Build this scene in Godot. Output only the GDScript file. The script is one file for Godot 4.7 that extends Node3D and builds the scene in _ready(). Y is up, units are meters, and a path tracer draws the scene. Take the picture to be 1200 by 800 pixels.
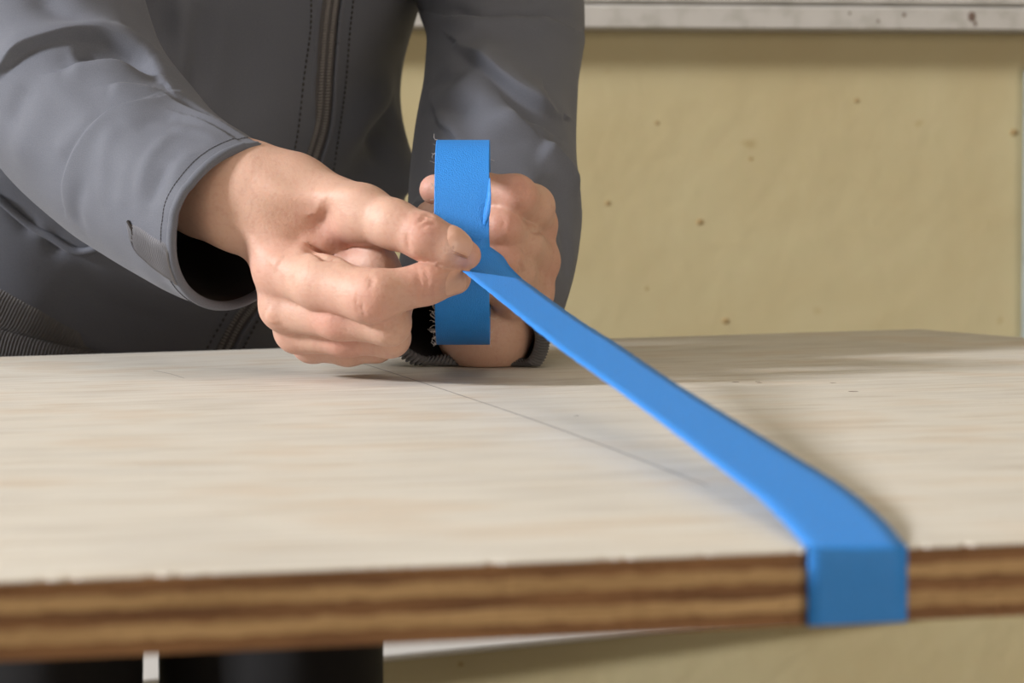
extends Node3D
# A workshop: someone pulls a strip of blue masking tape from a roll over the front edge of a plywood board.

const FPX := 3400.0          # focal length in pixels of a 1200 x 800 frame
const TOP := 0.90            # height of the board's upper face
const EYE := Vector3(0, TOP + 0.090, 0)
var tilt := atan((400.0 - 206.0) / FPX)
var view := Basis(Vector3.RIGHT, -atan((400.0 - 206.0) / FPX))
var used := {}

# ------------------------------------------------------------------ helpers
func at(px: float, py: float, d: float) -> Vector3:          # a point d metres into the scene, seen at that place in the photograph
	return EYE + view * Vector3((px - 600.0) / FPX * d, (400.0 - py) / FPX * d, -d)

func on_top(px: float, py: float, h := 0.0) -> Vector3:      # a point on the board's upper face
	var r := view * Vector3((px - 600.0) / FPX, (400.0 - py) / FPX, -1.0)
	return EYE + r * ((TOP + h - EYE.y) / r.y)

func project(p: Vector3) -> Vector3:
	var q := view.inverse() * (p - EYE)
	return Vector3(600.0 - q.x / q.z * FPX, 400.0 + q.y / q.z * FPX, -q.z)

func numbered(called: String) -> String:
	var n: int = used.get(called, -1) + 1
	used[called] = n
	return called if n == 0 else "%s_%03d" % [called, n]

func obj(called: String, m: Mesh, mat: Material, parent: Node3D = self) -> MeshInstance3D:
	var o := MeshInstance3D.new()
	o.name = numbered(called) if parent == self else called
	o.mesh = m
	if mat: o.material_override = mat
	parent.add_child(o, true)
	return o

func tag(o: Node3D, label: String, category: String, group := "") -> Node3D:
	o.set_meta("label", label)
	o.set_meta("category", category)
	if group: o.set_meta("group", group)
	return o

func thing(called: String, label: String, category: String, where := Vector3.ZERO) -> Node3D:
	var o := Node3D.new()
	o.name = numbered(called)
	add_child(o)
	o.position = where
	tag(o, label, category)
	return o

func structure(o: Node3D, label: String, category: String) -> Node3D:
	tag(o, label, category)
	o.set_meta("kind", "structure")
	return o

func shade(c: Color, rough := 0.8) -> StandardMaterial3D:
	var m := StandardMaterial3D.new()
	m.albedo_color = c
	m.roughness = rough
	return m

func noise(kind: int, freq: float, seed_: int, octaves := 4) -> FastNoiseLite:
	var n := FastNoiseLite.new()
	n.noise_type = kind
	n.frequency = freq
	n.seed = seed_
	n.fractal_octaves = octaves
	return n

func gray(n: FastNoiseLite, w: int, h: int) -> Image:
	var im := n.get_seamless_image(w, h, false, false, 0.1)
	im.convert(Image.FORMAT_RGBA8)
	return im

func normal_map(n: FastNoiseLite, w: int, h: int, strength: float) -> ImageTexture:
	var im := gray(n, w, h)
	im.bump_map_to_normal_map(strength)
	return ImageTexture.create_from_image(im)

func ramp(im: Image, stops: Array) -> ImageTexture:           # grey image -> colours between evenly spaced stops
	var out := Image.create(im.get_width(), im.get_height(), false, Image.FORMAT_RGBA8)
	var n := stops.size() - 1
	var table := []
	for i in 256:
		var t := i / 255.0 * n
		var k := mini(int(t), n - 1)
		table.append((stops[k] as Color).lerp(stops[k + 1], t - k))
	for y in im.get_height():
		for x in im.get_width():
			out.set_pixel(x, y, table[im.get_pixel(x, y).r8])
	return ImageTexture.create_from_image(out)

# a mesh from vertices and triangles; normals are gathered from the faces. same: vertex whose normal another shares (-1 none)
func mesh_of(v: PackedVector3Array, idx: PackedInt32Array, uv := PackedVector2Array(), col := PackedColorArray(), twin := PackedInt32Array()) -> ArrayMesh:
	var a := []
	a.resize(Mesh.ARRAY_MAX)
	a[Mesh.ARRAY_VERTEX] = v
	a[Mesh.ARRAY_NORMAL] = normals_of(v, idx, twin)
	a[Mesh.ARRAY_INDEX] = idx
	if uv.size(): a[Mesh.ARRAY_TEX_UV] = uv
	if col.size(): a[Mesh.ARRAY_COLOR] = col
	var m := ArrayMesh.new()
	m.add_surface_from_arrays(Mesh.PRIMITIVE_TRIANGLES, a)
	return m

func normals_of(v: PackedVector3Array, idx: PackedInt32Array, twin := PackedInt32Array()) -> PackedVector3Array:
	var n := PackedVector3Array()
	n.resize(v.size())
	for i in range(0, idx.size(), 3):
		var a := idx[i]
		var b := idx[i + 1]
		var c := idx[i + 2]
		var f := (v[c] - v[a]).cross(v[b] - v[a])
		n[a] += f
		n[b] += f
		n[c] += f
	for i in range(0, twin.size(), 2):
		var s := n[twin[i]] + n[twin[i + 1]]
		n[twin[i]] = s
		n[twin[i + 1]] = s
	for i in n.size():
		n[i] = n[i].normalized()
	return n

func spline(p: Array, t: float) -> Variant:                    # Catmull-Rom through floats or vectors, t in 0..1
	var n := p.size() - 1
	var s := clampf(t, 0.0, 1.0) * n
	var k := mini(int(s), n - 1)
	var f := s - k
	var p1 = p[k]
	var p2 = p[k + 1]
	var p0 = p[k - 1] if k > 0 else p1 * 2.0 - p2
	var p3 = p[k + 2] if k + 2 <= n else p2 * 2.0 - p1
	return (p1 * 2.0 + (p2 - p0) * f + (p0 * 2.0 - p1 * 5.0 + p2 * 4.0 - p3) * f * f + (p1 * 3.0 - p0 - p2 * 3.0 + p3) * f * f * f) * 0.5

# a box with chamfered edges
func bevel_box(size: Vector3, b: float) -> ArrayMesh:
	var st := SurfaceTool.new()
	st.begin(Mesh.PRIMITIVE_TRIANGLES)
	var h := size / 2.0
	for axis in 3:
		var u := (axis + 1) % 3
		var w := (axis + 2) % 3
		for s in [-1.0, 1.0]:
			var q := []
			for c in [[-1, -1], [1, -1], [1, 1], [-1, 1]]:
				var p := Vector3.ZERO
				p[axis] = h[axis] * s
				p[u] = (h[u] - b) * c[0]
				p[w] = (h[w] - b) * c[1]
				q.append(p)
			quad(st, q, Vector3.ZERO)
	for axis in 3:                                              # edges along axis
		var u := (axis + 1) % 3
		var w := (axis + 2) % 3
		for su in [-1.0, 1.0]:
			for sw in [-1.0, 1.0]:
				var q := []
				for e in [[-1, 0], [1, 0], [1, 1], [-1, 1]]:
					var p := Vector3.ZERO
					p[axis] = (h[axis] - b) * e[0]
					p[u] = (h[u] - (b if e[1] == 0 else 0.0)) * su
					p[w] = (h[w] - (0.0 if e[1] == 0 else b)) * sw
					q.append(p)
				quad(st, q, Vector3.ZERO)
	for sx in [-1.0, 1.0]:
		for sy in [-1.0, 1.0]:
			for sz in [-1.0, 1.0]:
				var s := Vector3(sx, sy, sz)
				var t := [(h - Vector3(0, b, b)) * s, (h - Vector3(b, 0, b)) * s, (h - Vector3(b, b, 0)) * s]
				tri(st, t[0], t[1], t[2], Vector3.ZERO)
	st.generate_normals()
	return st.commit()

func tri(st: SurfaceTool, a: Vector3, b: Vector3, c: Vector3, inside: Vector3) -> void:
	if (b - a).cross(c - a).dot((a + b + c) / 3.0 - inside) > 0.0:
		var t := b
		b = c
		c = t
	for p in [a, b, c]:
		st.set_smooth_group(-1)
		st.add_vertex(p)

func quad(st: SurfaceTool, q: Array, inside: Vector3) -> void:
	tri(st, q[0], q[1], q[2], inside)
	tri(st, q[0], q[2], q[3], inside)

func box(called: String, size: Vector3, where: Vector3, mat: Material, parent: Node3D = self, yaw := 0.0, b := 0.003) -> MeshInstance3D:
	var o := obj(called, bevel_box(size, b), mat, parent)
	o.position = where
	o.rotation.y = yaw
	return o

# ------------------------------------------------------------------ solid fields for skin
class Field:
	var o: Vector3
	var c: float
	var nx: int
	var ny: int
	var nz: int
	var f := PackedFloat32Array()
	func _init(lo: Vector3, hi: Vector3, cell: float) -> void:
		o = lo
		c = cell
		nx = int((hi.x - lo.x) / c) + 2
		ny = int((hi.y - lo.y) / c) + 2
		nz = int((hi.z - lo.z) / c) + 2
		f.resize(nx * ny * nz)
		f.fill(1.0)
	func span(a: Vector3, b: Vector3, m: float) -> Array:
		var lo := (a.min(b) - Vector3.ONE * m - o) / c
		var hi := (a.max(b) + Vector3.ONE * m - o) / c
		return [maxi(0, int(lo.x)), maxi(0, int(lo.y)), maxi(0, int(lo.z)), mini(nx - 1, int(hi.x) + 1), mini(ny - 1, int(hi.y) + 1), mini(nz - 1, int(hi.z) + 1)]
	# a tapered capsule joined with smooth minimum k; cut > 0 takes it away instead
	func cap(a: Vector3, b: Vector3, ra: float, rb: float, k: float, cut := false) -> void:
		var s := span(a, b, maxf(ra, rb) + k + 3.0 * c)
		var ab := b - a
		var l2 := maxf(ab.length_squared(), 1e-12)
		for z in range(s[2], s[5] + 1):
			for y in range(s[1], s[4] + 1):
				var at_ := (z * ny + y) * nx
				for x in range(s[0], s[3] + 1):
					var p := o + Vector3(x, y, z) * c - a
					var h := clampf(p.dot(ab) / l2, 0.0, 1.0)
					var d := (p - ab * h).length() - ra - (rb - ra) * h
					var e := f[at_ + x]
					if cut:
						d = -d
						var q := maxf(k - absf(d - e), 0.0)
						f[at_ + x] = maxf(d, e) + q * q * 0.25 / k
					else:
						var q := maxf(k - absf(d - e), 0.0)
						f[at_ + x] = minf(d, e) - q * q * 0.25 / k
	func chain(p: Array, r: Array, k: float) -> void:
		for i in p.size() - 1:
			cap(p[i], p[i + 1], r[i], r[i + 1], k)
	# a finger: its own field, joined to what is there by k near its root and sharply beyond
	func finger(p: Array, r: Array, k_root: float, reach: float, k_far := 0.0008) -> void:
		var lo: Vector3 = p[0]
		var hi: Vector3 = p[0]
		for q in p:
			lo = lo.min(q)
			hi = hi.max(q)
		var m := k_root + 0.015
		var g := Field.new(o + ((lo - Vector3.ONE * m - o) / c).floor() * c, hi + Vector3.ONE * m, c)
		g.chain(p, r, 0.004)
		var off := Vector3i(((g.o - o) / c).round())
		for z in g.nz:
			var zz := z + off.z
			if zz < 0 or zz >= nz: continue
			for y in g.ny:
				var yy := y + off.y
				if yy < 0 or yy >= ny: continue
				for x in g.nx:
					var xx := x + off.x
					if xx < 0 or xx >= nx: continue
					var d := g.f[(z * g.ny + y) * g.nx + x]
					var i := (zz * ny + yy) * nx + xx
					var e := f[i]
					if d > 0.5: continue
					var k := lerpf(k_root, k_far, smoothstep(0.0, reach, (g.o + Vector3(x, y, z) * c).distance_to(p[0])))
					var q := maxf(k - absf(d - e), 0.0)
					f[i] = minf(d, e) - q * q * 0.25 / k
	func value(p: Vector3) -> float:
		var q := (p - o) / c
		var x := int(q.x)
		var y := int(q.y)
		var z := int(q.z)
		if q.x < 0.0 or q.y < 0.0 or q.z < 0.0 or x >= nx - 1 or y >= ny - 1 or z >= nz - 1: return 1.0
		var w := q - Vector3(x, y, z)
		var i := (z * ny + y) * nx + x
		var j := i + nx * ny
		return lerpf(lerpf(lerpf(f[i], f[i + 1], w.x), lerpf(f[i + nx], f[i + nx + 1], w.x), w.y), lerpf(lerpf(f[j], f[j + 1], w.x), lerpf(f[j + nx], f[j + nx + 1], w.x), w.y), w.z)
	func slope(p: Vector3) -> Vector3:
		var e := c
		return Vector3(value(p + Vector3(e, 0, 0)) - value(p - Vector3(e, 0, 0)), value(p + Vector3(0, e, 0)) - value(p - Vector3(0, e, 0)), value(p + Vector3(0, 0, e)) - value(p - Vector3(0, 0, e))).normalized()
	# surface nets appended to v and idx
	func nets(v: PackedVector3Array, idx: PackedInt32Array) -> Array:
		var id := PackedInt32Array()
		id.resize(f.size())
		id.fill(-1)
		var sx := 1
		var sy := nx
		var sz := nx * ny
		for z in nz - 1:
			for y in ny - 1:
				for x in nx - 1:
					var i := (z * ny + y) * nx + x
					var a0 := f[i]
					if a0 > 3.0 * c or a0 < -3.0 * c: continue
					var q := [a0, f[i + sx], f[i + sy], f[i + sx + sy], f[i + sz], f[i + sx + sz], f[i + sy + sz], f[i + sx + sy + sz]]
					var inside := 0
					for k in 8:
						if q[k] < 0.0: inside += 1
					if inside == 0 or inside == 8: continue
					var sum := Vector3.ZERO
					var n := 0
					for e in [[0, 1], [2, 3], [4, 5], [6, 7], [0, 2], [1, 3], [4, 6], [5, 7], [0, 4], [1, 5], [2, 6], [3, 7]]:
						var u: float = q[e[0]]
						var w: float = q[e[1]]
						if (u < 0.0) != (w < 0.0):
							var t := u / (u - w)
							var pa := Vector3(e[0] & 1, (e[0] >> 1) & 1, e[0] >> 2)
							var pb := Vector3(e[1] & 1, (e[1] >> 1) & 1, e[1] >> 2)
							sum += pa.lerp(pb, t)
							n += 1
					id[i] = v.size()
					v.append(o + (Vector3(x, y, z) + sum / n) * c)
		for z in range(1, nz - 1):
			for y in range(1, ny - 1):
				for x in range(1, nx - 1):
					var i := (z * ny + y) * nx + x
					if id[i] < 0: continue
					var a := f[i] < 0.0
					for axis in 3:
						var s: int = [sx, sy, sz][axis]
						if (f[i + s] < 0.0) == a: continue
						var u: int = [sy, sz, sx][axis]
						var w: int = [sz, sx, sy][axis]
						var p := id[i]
						var r := id[i - u]
						var t := id[i - u - w]
						var k := id[i - w]
						if r < 0 or t < 0 or k < 0: continue
						if a: idx.append_array(PackedInt32Array([p, t, r, p, k, t]))
						else: idx.append_array(PackedInt32Array([p, r, t, p, t, k]))
		return [v, idx]

# the first point of a field met by the line of sight through a place in the photograph
func meet(fd: Field, px: float, py: float, d0: float, d1: float) -> Vector3:
	var d := d0
	while d < d1:
		if fd.value(at(px, py, d)) < 0.0:
			return at(px, py, d - 0.0005)
		d += 0.001
	return Vector3.INF

# a crease or ridge: points, height (negative: groove), half-width
func stroke(fd: Field, pts: Array, amp: float, width: float, d0: float, d1: float) -> Dictionary:
	var line := PackedVector3Array()
	for q in pts:
		var p := meet(fd, q[0], q[1], d0, d1)
		if p != Vector3.INF: line.append(p)
	return line_stroke(line, amp * 1.5, width)

# side 1: the cloth lies high on the upper side of the line and drops sharply on the other; -1 the reverse; 0 even
func line_stroke(line: PackedVector3Array, amp: float, width: float, side := 0) -> Dictionary:
	if line.size() >= 3:                                        # smooth the line through its points
		var pts := Array(line)
		var n := (line.size() - 1) * 4
		line = PackedVector3Array()
		for i in n + 1:
			line.append(spline(pts, float(i) / n))
	var mid := Vector3.ZERO
	for p in line: mid += p
	mid /= maxf(line.size(), 1)
	var reach := 0.0
	for p in line: reach = maxf(reach, p.distance_to(mid))
	return {"line": line, "amp": amp, "w": width, "mid": mid, "reach": reach + 3.0 * width, "side": side}

func pushed(p: Vector3, strokes: Array) -> float:
	var sum := 0.0
	for s in strokes:
		if p.distance_squared_to(s.mid) > s.reach * s.reach: continue
		var line: PackedVector3Array = s.line
		var best := 1e9
		var where := 0.0
		var flip := 0.0
		for i in line.size() - 1:
			var a := line[i]
			var ab := line[i + 1] - a
			var h := clampf((p - a).dot(ab) / maxf(ab.length_squared(), 1e-12), 0.0, 1.0)
			var d := (p - a - ab * h).length_squared()
			if d < best:
				best = d
				where = (i + h) / (line.size() - 1)
				flip = -(p - a).cross(ab).dot(EYE - p)
		var w: float = s.w
		if s.side != 0 and flip * s.side < 0.0: w *= 0.16
		if best < 9.0 * w * w:
			sum += s.amp * exp(-best / (w * w)) * (0.25 + 0.75 * smoothstep(0.0, 0.3, where) * smoothstep(0.0, 0.3, 1.0 - where))
	return sum

# ------------------------------------------------------------------ tubes for cloth
# rows: [centre, radius across, radius towards 'front', front vector]. Returns verts, triangles, uv, rim indices.
func tube(rows: Array, nt: int, na: int, t0 := 0.0, t1 := 1.0, square := 2.0) -> Dictionary:
	var c := []
	var rs := []
	var rf := []
	var fr := []
	for r in rows:
		c.append(r[0])
		rs.append(float(r[1]))
		rf.append(float(r[2]))
		fr.append(r[3])
	var v := PackedVector3Array()
	var uv := PackedVector2Array()
	var twin := PackedInt32Array()
	for i in nt + 1:
		var t := lerpf(t0, t1, float(i) / nt)
		var p: Vector3 = spline(c, t)
		var dir: Vector3 = (spline(c, minf(t + 0.01, 1.0)) - spline(c, maxf(t - 0.01, 0.0))).normalized()
		var front: Vector3 = spline(fr, t)
		front = (front - dir * front.dot(dir)).normalized()
		var side := dir.cross(front)
		var a: float = spline(rs, t)
		var b: float = spline(rf, t)
		for j in na + 1:
			var th := TAU * j / na
			var cs := cos(th)
			var sn := sin(th)
			var q := pow(pow(absf(cs), square) + pow(absf(sn), square), -1.0 / square)
			v.append(p + (front * (b * cs) + side * (a * sn)) * q)
			uv.append(Vector2(float(j) / na, t))
		twin.append_array(PackedInt32Array([i * (na + 1), i * (na + 1) + na]))
	var idx := PackedInt32Array()
	for i in nt:
		for j in na:
			var k := i * (na + 1) + j
			idx.append_array(PackedInt32Array([k, k + na + 1, k + 1, k + 1, k + na + 1, k + na + 2]))
	return {"v": v, "idx": idx, "uv": uv, "twin": twin, "na": na, "nt": nt}

# which vertex of a tube the camera meets at a place in the photograph
func buckets(tb: Dictionary) -> Dictionary:
	var out := {}
	var n := normals_of(tb.v, tb.idx, tb.twin)
	for i in tb.v.size():
		if n[i].dot(EYE - tb.v[i]) < 0.0: continue
		var q := project(tb.v[i])
		if q.x < -400.0 or q.x > 1300.0 or q.y < -400.0 or q.y > 900.0: continue
		var key := Vector2i(int(floor(q.x / 6.0)), int(floor(q.y / 6.0)))
		if not out.has(key) or out[key].z > q.z: out[key] = Vector3(i, 0, q.z)
	return out

func pick(tb: Dictionary, bk: Dictionary, px: float, py: float) -> Vector3:
	var k := Vector2i(int(floor(px / 6.0)), int(floor(py / 6.0)))
	for r in 12:
		var best := Vector3(-1, 0, 1e9)
		for dy in range(-r, r + 1):
			for dx in range(-r, r + 1):
				if maxi(absi(dx), absi(dy)) != r: continue
				var e = bk.get(k + Vector2i(dx, dy))
				if e != null and e.z < best.z: best = e
		if best.x >= 0.0: return tb.v[int(best.x)]
	return Vector3.INF

func uv_line(tb: Dictionary, bk: Dictionary, px: Array) -> Array:
	var out := []
	for q in px:
		var p := pick(tb, bk, q[0], q[1])
		out.append(tb.uv[tb.v.find(p)])
	return out

func on_tube(tb: Dictionary, q: Vector2) -> Vector3:           # the tube's surface at (round, along)
	var na: int = tb.na
	var nt: int = tb.nt
	var x := fposmod(q.x, 1.0) * na
	var y := clampf(q.y, 0.0, 1.0) * nt
	var i := mini(int(y), nt - 1)
	var j := mini(int(x), na - 1)
	var v: PackedVector3Array = tb.v
	var k := i * (na + 1) + j
	return v[k].lerp(v[k + 1], x - j).lerp(v[k + na + 1].lerp(v[k + na + 2], x - j), y - i)

func folds(tb: Dictionary, list: Array) -> Array:
	var bk := buckets(tb)
	var out := []
	for l in list:
		var line := PackedVector3Array()
		for q in l[0]:
			var p := pick(tb, bk, q[0], q[1])
			if p != Vector3.INF: line.append(p)
		if line.size() > 1: out.append(line_stroke(line, l[1], l[2], l[3] if l.size() > 3 else 0))
	return out

func displace(tb: Dictionary, strokes: Array, n: FastNoiseLite, amp: float, su := 1.0, sv := 1.0, fade := 0.0) -> void:
	var nm := normals_of(tb.v, tb.idx, tb.twin)
	var v: PackedVector3Array = tb.v
	for i in v.size():
		var d := pushed(v[i], strokes)
		if amp > 0.0:
			var uv: Vector2 = tb.uv[i]
			var th := uv.x * TAU
			d += amp * n.get_noise_3d(cos(th) * su, sin(th) * su, uv.y * sv) * (1.0 if fade == 0.0 else smoothstep(0.0, fade, 1.0 - uv.y))
		v[i] += nm[i] * d
	tb.v = v
	var na: int = tb.na
	for i in tb.nt + 1:
		tb.v[i * (na + 1) + na] = tb.v[i * (na + 1)]

func tube_mesh(tb: Dictionary) -> ArrayMesh:
	return mesh_of(tb.v, tb.idx, tb.uv, PackedColorArray(), tb.twin)

# round wire along points
func wire(pts: Array, r: float, sides := 8, flat := 1.0) -> ArrayMesh:
	var v := PackedVector3Array()
	var idx := PackedInt32Array()
	for i in pts.size():
		var dir: Vector3 = (pts[mini(i + 1, pts.size() - 1)] - pts[maxi(i - 1, 0)]).normalized()
		var up := Vector3.UP if absf(dir.y) < 0.9 else Vector3.RIGHT
		var s := dir.cross(up).normalized()
		var u := s.cross(dir)
		for j in sides:
			var th := TAU * j / sides
			v.append(pts[i] + s * cos(th) * r + u * sin(th) * r * flat)
	for i in pts.size() - 1:
		for j in sides:
			var a := i * sides + j
			var b := i * sides + (j + 1) % sides
			idx.append_array(PackedInt32Array([a, b, a + sides, b, b + sides, a + sides]))
	for e in [0, pts.size() - 1]:
		for j in range(1, sides - 1):
			idx.append_array(PackedInt32Array([e * sides, e * sides + j + 1, e * sides + j]) if e == 0 else PackedInt32Array([e * sides, e * sides + j, e * sides + j + 1]))
	return mesh_of(v, idx)

func smooth_line(p: Array, n: int) -> Array:
	var out := []
	for i in n + 1: out.append(spline(p, float(i) / n))
	return out

# ------------------------------------------------------------------ the scene
var M := {}

func _ready() -> void:
	var cam := Camera3D.new()
	cam.name = "camera"
	add_child(cam)
	cam.position = EYE
	cam.basis = view
	cam.fov = rad_to_deg(2.0 * atan(400.0 / FPX))
	cam.near = 0.05
	var lens := CameraAttributesPhysical.new()
	lens.frustum_focal_length = 102.0
	lens.exposure_aperture = 18.0
	lens.frustum_focus_distance = 1.29
	cam.attributes = lens
	cam.current = true
	var env := Environment.new()
	env.background_mode = Environment.BG_COLOR
	env.background_color = Color(0.5, 0.55, 0.6)
	env.background_energy_multiplier = 0.3
	env.tonemap_mode = Environment.TONE_MAPPER_LINEAR
	env.tonemap_exposure = 0.5
	env.sdfgi_enabled = true
	env.ssao_enabled = true
	env.ssil_enabled = true
	var we := WorldEnvironment.new()
	we.name = "environment"
	we.environment = env
	add_child(we)
	# the two lights of the place: a square softbox high on the left and a ceiling panel
	lamp_panel("studio_softbox", Vector3(-3.86, 2.66, -0.20), Vector3(-0.03, 0.95, -1.20), Vector2(0.60, 0.60), 56.0, Color(0.985, 0.985, 1.0), "square softbox lamp on a black stand left of the board")
	lamp_panel("ceiling_light", Vector3(-0.1, 3.16, -0.30), Vector3(-0.1, 0.0, -0.301), Vector2(1.6, 1.2), 1.0, Color(1.0, 0.96, 0.91), "flat ceiling light panel above the board")
	lamp_panel("fill_lamp", Vector3(1.75, 1.30, 1.35), Vector3(-0.1, 1.0, -1.5), Vector2(1.6, 1.3), 4.6, Color(1.0, 0.92, 0.82), "large fill lamp panel facing the yellow wall")

	materials()
	room()
	board()
	masking_tape()
	person()

func lamp_panel(called: String, where: Vector3, target: Vector3, size: Vector2, energy: float, c: Color, label: String) -> void:
	var t := thing(called, label, "lamp", where)
	t.look_at_from_position(where, target, Vector3.UP if called != "ceiling_light" else Vector3.FORWARD)
	var body := bevel_box(Vector3(size.x + 0.05, size.y + 0.05, 0.05), 0.006)
	var b := obj("housing", body, shade(Color(0.08, 0.08, 0.085), 0.6), t)
	b.position.z = 0.027
	var g := StandardMaterial3D.new()
	g.albedo_color = Color(0.9, 0.9, 0.9)
	g.emission_enabled = true
	g.emission = c
	g.emission_energy_multiplier = 2.0
	var d := obj("diffuser_lamp", bevel_box(Vector3(size.x, size.y, 0.006), 0.002), g, t)
	d.position.z = 0.0
	var l := AreaLight3D.new()
	l.name = called + "_light"
	l.area_size = size
	l.light_energy = energy
	l.light_color = c
	l.shadow_enabled = true
	l.area_range = 12.0
	l.position.z = -0.006
	t.add_child(l)
	if called != "ceiling_light":
		var pole := []
		var foot := t.to_local(Vector3(where.x - 0.05, 0.03, where.z))
		pole = [Vector3(0, 0, 0.055), foot]
		obj("pole", wire(pole, 0.014, 10), shade(Color(0.06, 0.06, 0.06), 0.5), t)
		for k in 3:
			var a := TAU * k / 3.0 + 0.5
			obj("foot", wire([t.to_local(Vector3(where.x - 0.05, 0.35, where.z)), t.to_local(Vector3(where.x - 0.05 + cos(a) * 0.4, 0.012, where.z + sin(a) * 0.4))], 0.01, 8), shade(Color(0.06, 0.06, 0.06), 0.5), t)

func materials() -> void:
	# plywood face: pale, streaked along the grain
	var broad := noise(FastNoiseLite.TYPE_SIMPLEX_SMOOTH, 0.02, 3, 4).get_seamless_image(256, 512)
	var fine := noise(FastNoiseLite.TYPE_SIMPLEX_SMOOTH, 0.07, 9, 5).get_seamless_image(96, 1024)
	broad.resize(1024, 1024, Image.INTERPOLATE_CUBIC)
	fine.resize(1024, 1024, Image.INTERPOLATE_CUBIC)
	var wood := Image.create(1024, 1024, false, Image.FORMAT_RGBA8)
	var pale := Color(0.805, 0.785, 0.745)
	var warm := Color(0.775, 0.715, 0.645)
	var grey := Color(0.765, 0.745, 0.71)
	for y in 1024:
		for x in 1024:
			var b := broad.get_pixel(x, y).r
			var g := fine.get_pixel(x, y).r
			var c := pale.lerp(warm, smoothstep(0.5, 0.9, b) * 0.55)
			c = c.lerp(grey, smoothstep(0.55, 0.15, b) * 0.7)
			c = c.lerp(warm.darkened(0.12), smoothstep(0.5, 0.95, g) * 0.5)
			c = c.lightened(0.12 * smoothstep(0.45, 0.1, g))
			wood.set_pixel(x, y, c)
	var m := shade(Color.WHITE, 0.62)
	m.albedo_texture = ImageTexture.create_from_image(wood)
	m.normal_enabled = true
	m.normal_scale = 0.25
	fine.convert(Image.FORMAT_RGBA8)
	var fb := fine.duplicate()
	fb.bump_map_to_normal_map(3.0)
	m.normal_texture = ImageTexture.create_from_image(fb)
	M.wood = m
	# ply edges
	for spec in [["ply_dark", Color(0.40, 0.275, 0.18), Color(0.57, 0.42, 0.28)], ["ply_tan", Color(0.62, 0.50, 0.345), Color(0.75, 0.625, 0.455)]]:
		var im := noise(FastNoiseLite.TYPE_SIMPLEX_SMOOTH, 0.03, 21 + spec[0].length(), 5).get_seamless_image(256, 64)
		im.resize(1024, 64, Image.INTERPOLATE_CUBIC)
		var e := shade(Color.WHITE, 0.85)
		e.albedo_texture = ramp(im, [spec[1], (spec[1] as Color).lerp(spec[2], 0.6), spec[2]])
		M[spec[0]] = e
	# yellow wall with stains
	var st := noise(FastNoiseLite.TYPE_SIMPLEX_SMOOTH, 0.006, 5, 5).get_seamless_image(512, 512)
	var sp := noise(FastNoiseLite.TYPE_SIMPLEX_SMOOTH, 0.03, 15, 2).get_seamless_image(512, 512)
	var wl := Image.create(512, 512, false, Image.FORMAT_RGBA8)
	for y in 512:
		for x in 512:
			var c := Color(0.75, 0.71, 0.562).lerp(Color(0.72, 0.665, 0.507), st.get_pixel(x, y).r)
			c = c.lerp(Color(0.60, 0.50, 0.32), smoothstep(0.86, 0.97, sp.get_pixel(x, y).r) * 0.6)
			wl.set_pixel(x, y, c)
	M.wall = shade(Color.WHITE, 0.55)
	M.wall.albedo_texture = ImageTexture.create_from_image(wl)
	M.wall.uv1_triplanar = true
	M.wall.uv1_world_triplanar = true
	M.wall.uv1_scale = Vector3(1.6, 1.6, 1.6)
	M.wall.normal_enabled = true
	M.wall.normal_scale = 0.12
	M.wall.normal_texture = normal_map(noise(FastNoiseLite.TYPE_SIMPLEX_SMOOTH, 0.03, 31, 5), 512, 512, 4.0)
	# painted trim
	M.trim = shade(Color.WHITE, 0.5)
	M.trim.albedo_texture = ramp(gray(noise(FastNoiseLite.TYPE_SIMPLEX_SMOOTH, 0.02, 12, 5), 256, 256), [Color(0.62, 0.61, 0.58), Color(0.72, 0.71, 0.69), Color(0.74, 0.73, 0.71)])
	M.trim.uv1_triplanar = true
	M.trim.uv1_world_triplanar = true
	M.trim.uv1_scale = Vector3(6, 6, 6)
	M.plaster = shade(Color(0.66, 0.65, 0.62), 0.9)
	M.floor = shade(Color(0.42, 0.39, 0.36), 0.8)
	M.timber = shade(Color(0.62, 0.48, 0.32), 0.8)
	# blue crepe tape
	M.tape = shade(Color(0.17, 0.545, 0.87), 0.55)
	M.tape.albedo_texture = ramp(gray(noise(FastNoiseLite.TYPE_SIMPLEX, 0.08, 17, 4), 256, 256), [Color(0.82, 0.9, 0.93), Color(0.95, 0.97, 1.0), Color(1, 1, 1)])
	M.tape.uv1_triplanar = true
	M.tape.uv1_scale = Vector3(50, 50, 50)
	M.tape.normal_enabled = true
	M.tape.normal_scale = 0.75
	M.tape.normal_texture = normal_map(noise(FastNoiseLite.TYPE_SIMPLEX, 0.09, 19, 3), 256, 256, 5.0)
	M.core = shade(Color(0.72, 0.68, 0.60), 0.9)
	M.edge = shade(Color(0.62, 0.70, 0.80), 0.8)
	# soft grey jacket cloth
	M.cloth = shade(Color(0.385, 0.398, 0.440), 0.78)
	M.cloth.rim_enabled = true
	M.cloth.rim = 0.35
	M.cloth.rim_tint = 0.5
	M.cloth.albedo_texture = ramp(gray(noise(FastNoiseLite.TYPE_SIMPLEX, 0.12, 7, 3), 256, 256), [Color(0.84, 0.84, 0.84), Color(1, 1, 1)])
	M.cloth.uv1_triplanar = true
	M.cloth.uv1_scale = Vector3(40, 40, 40)
	M.cloth.normal_enabled = true
	M.cloth.normal_scale = 0.3
	M.cloth.normal_texture = normal_map(noise(FastNoiseLite.TYPE_SIMPLEX, 0.16, 8, 3), 256, 256, 4.0)
	M.rib = shade(Color(0.39, 0.385, 0.39), 0.9)
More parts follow.
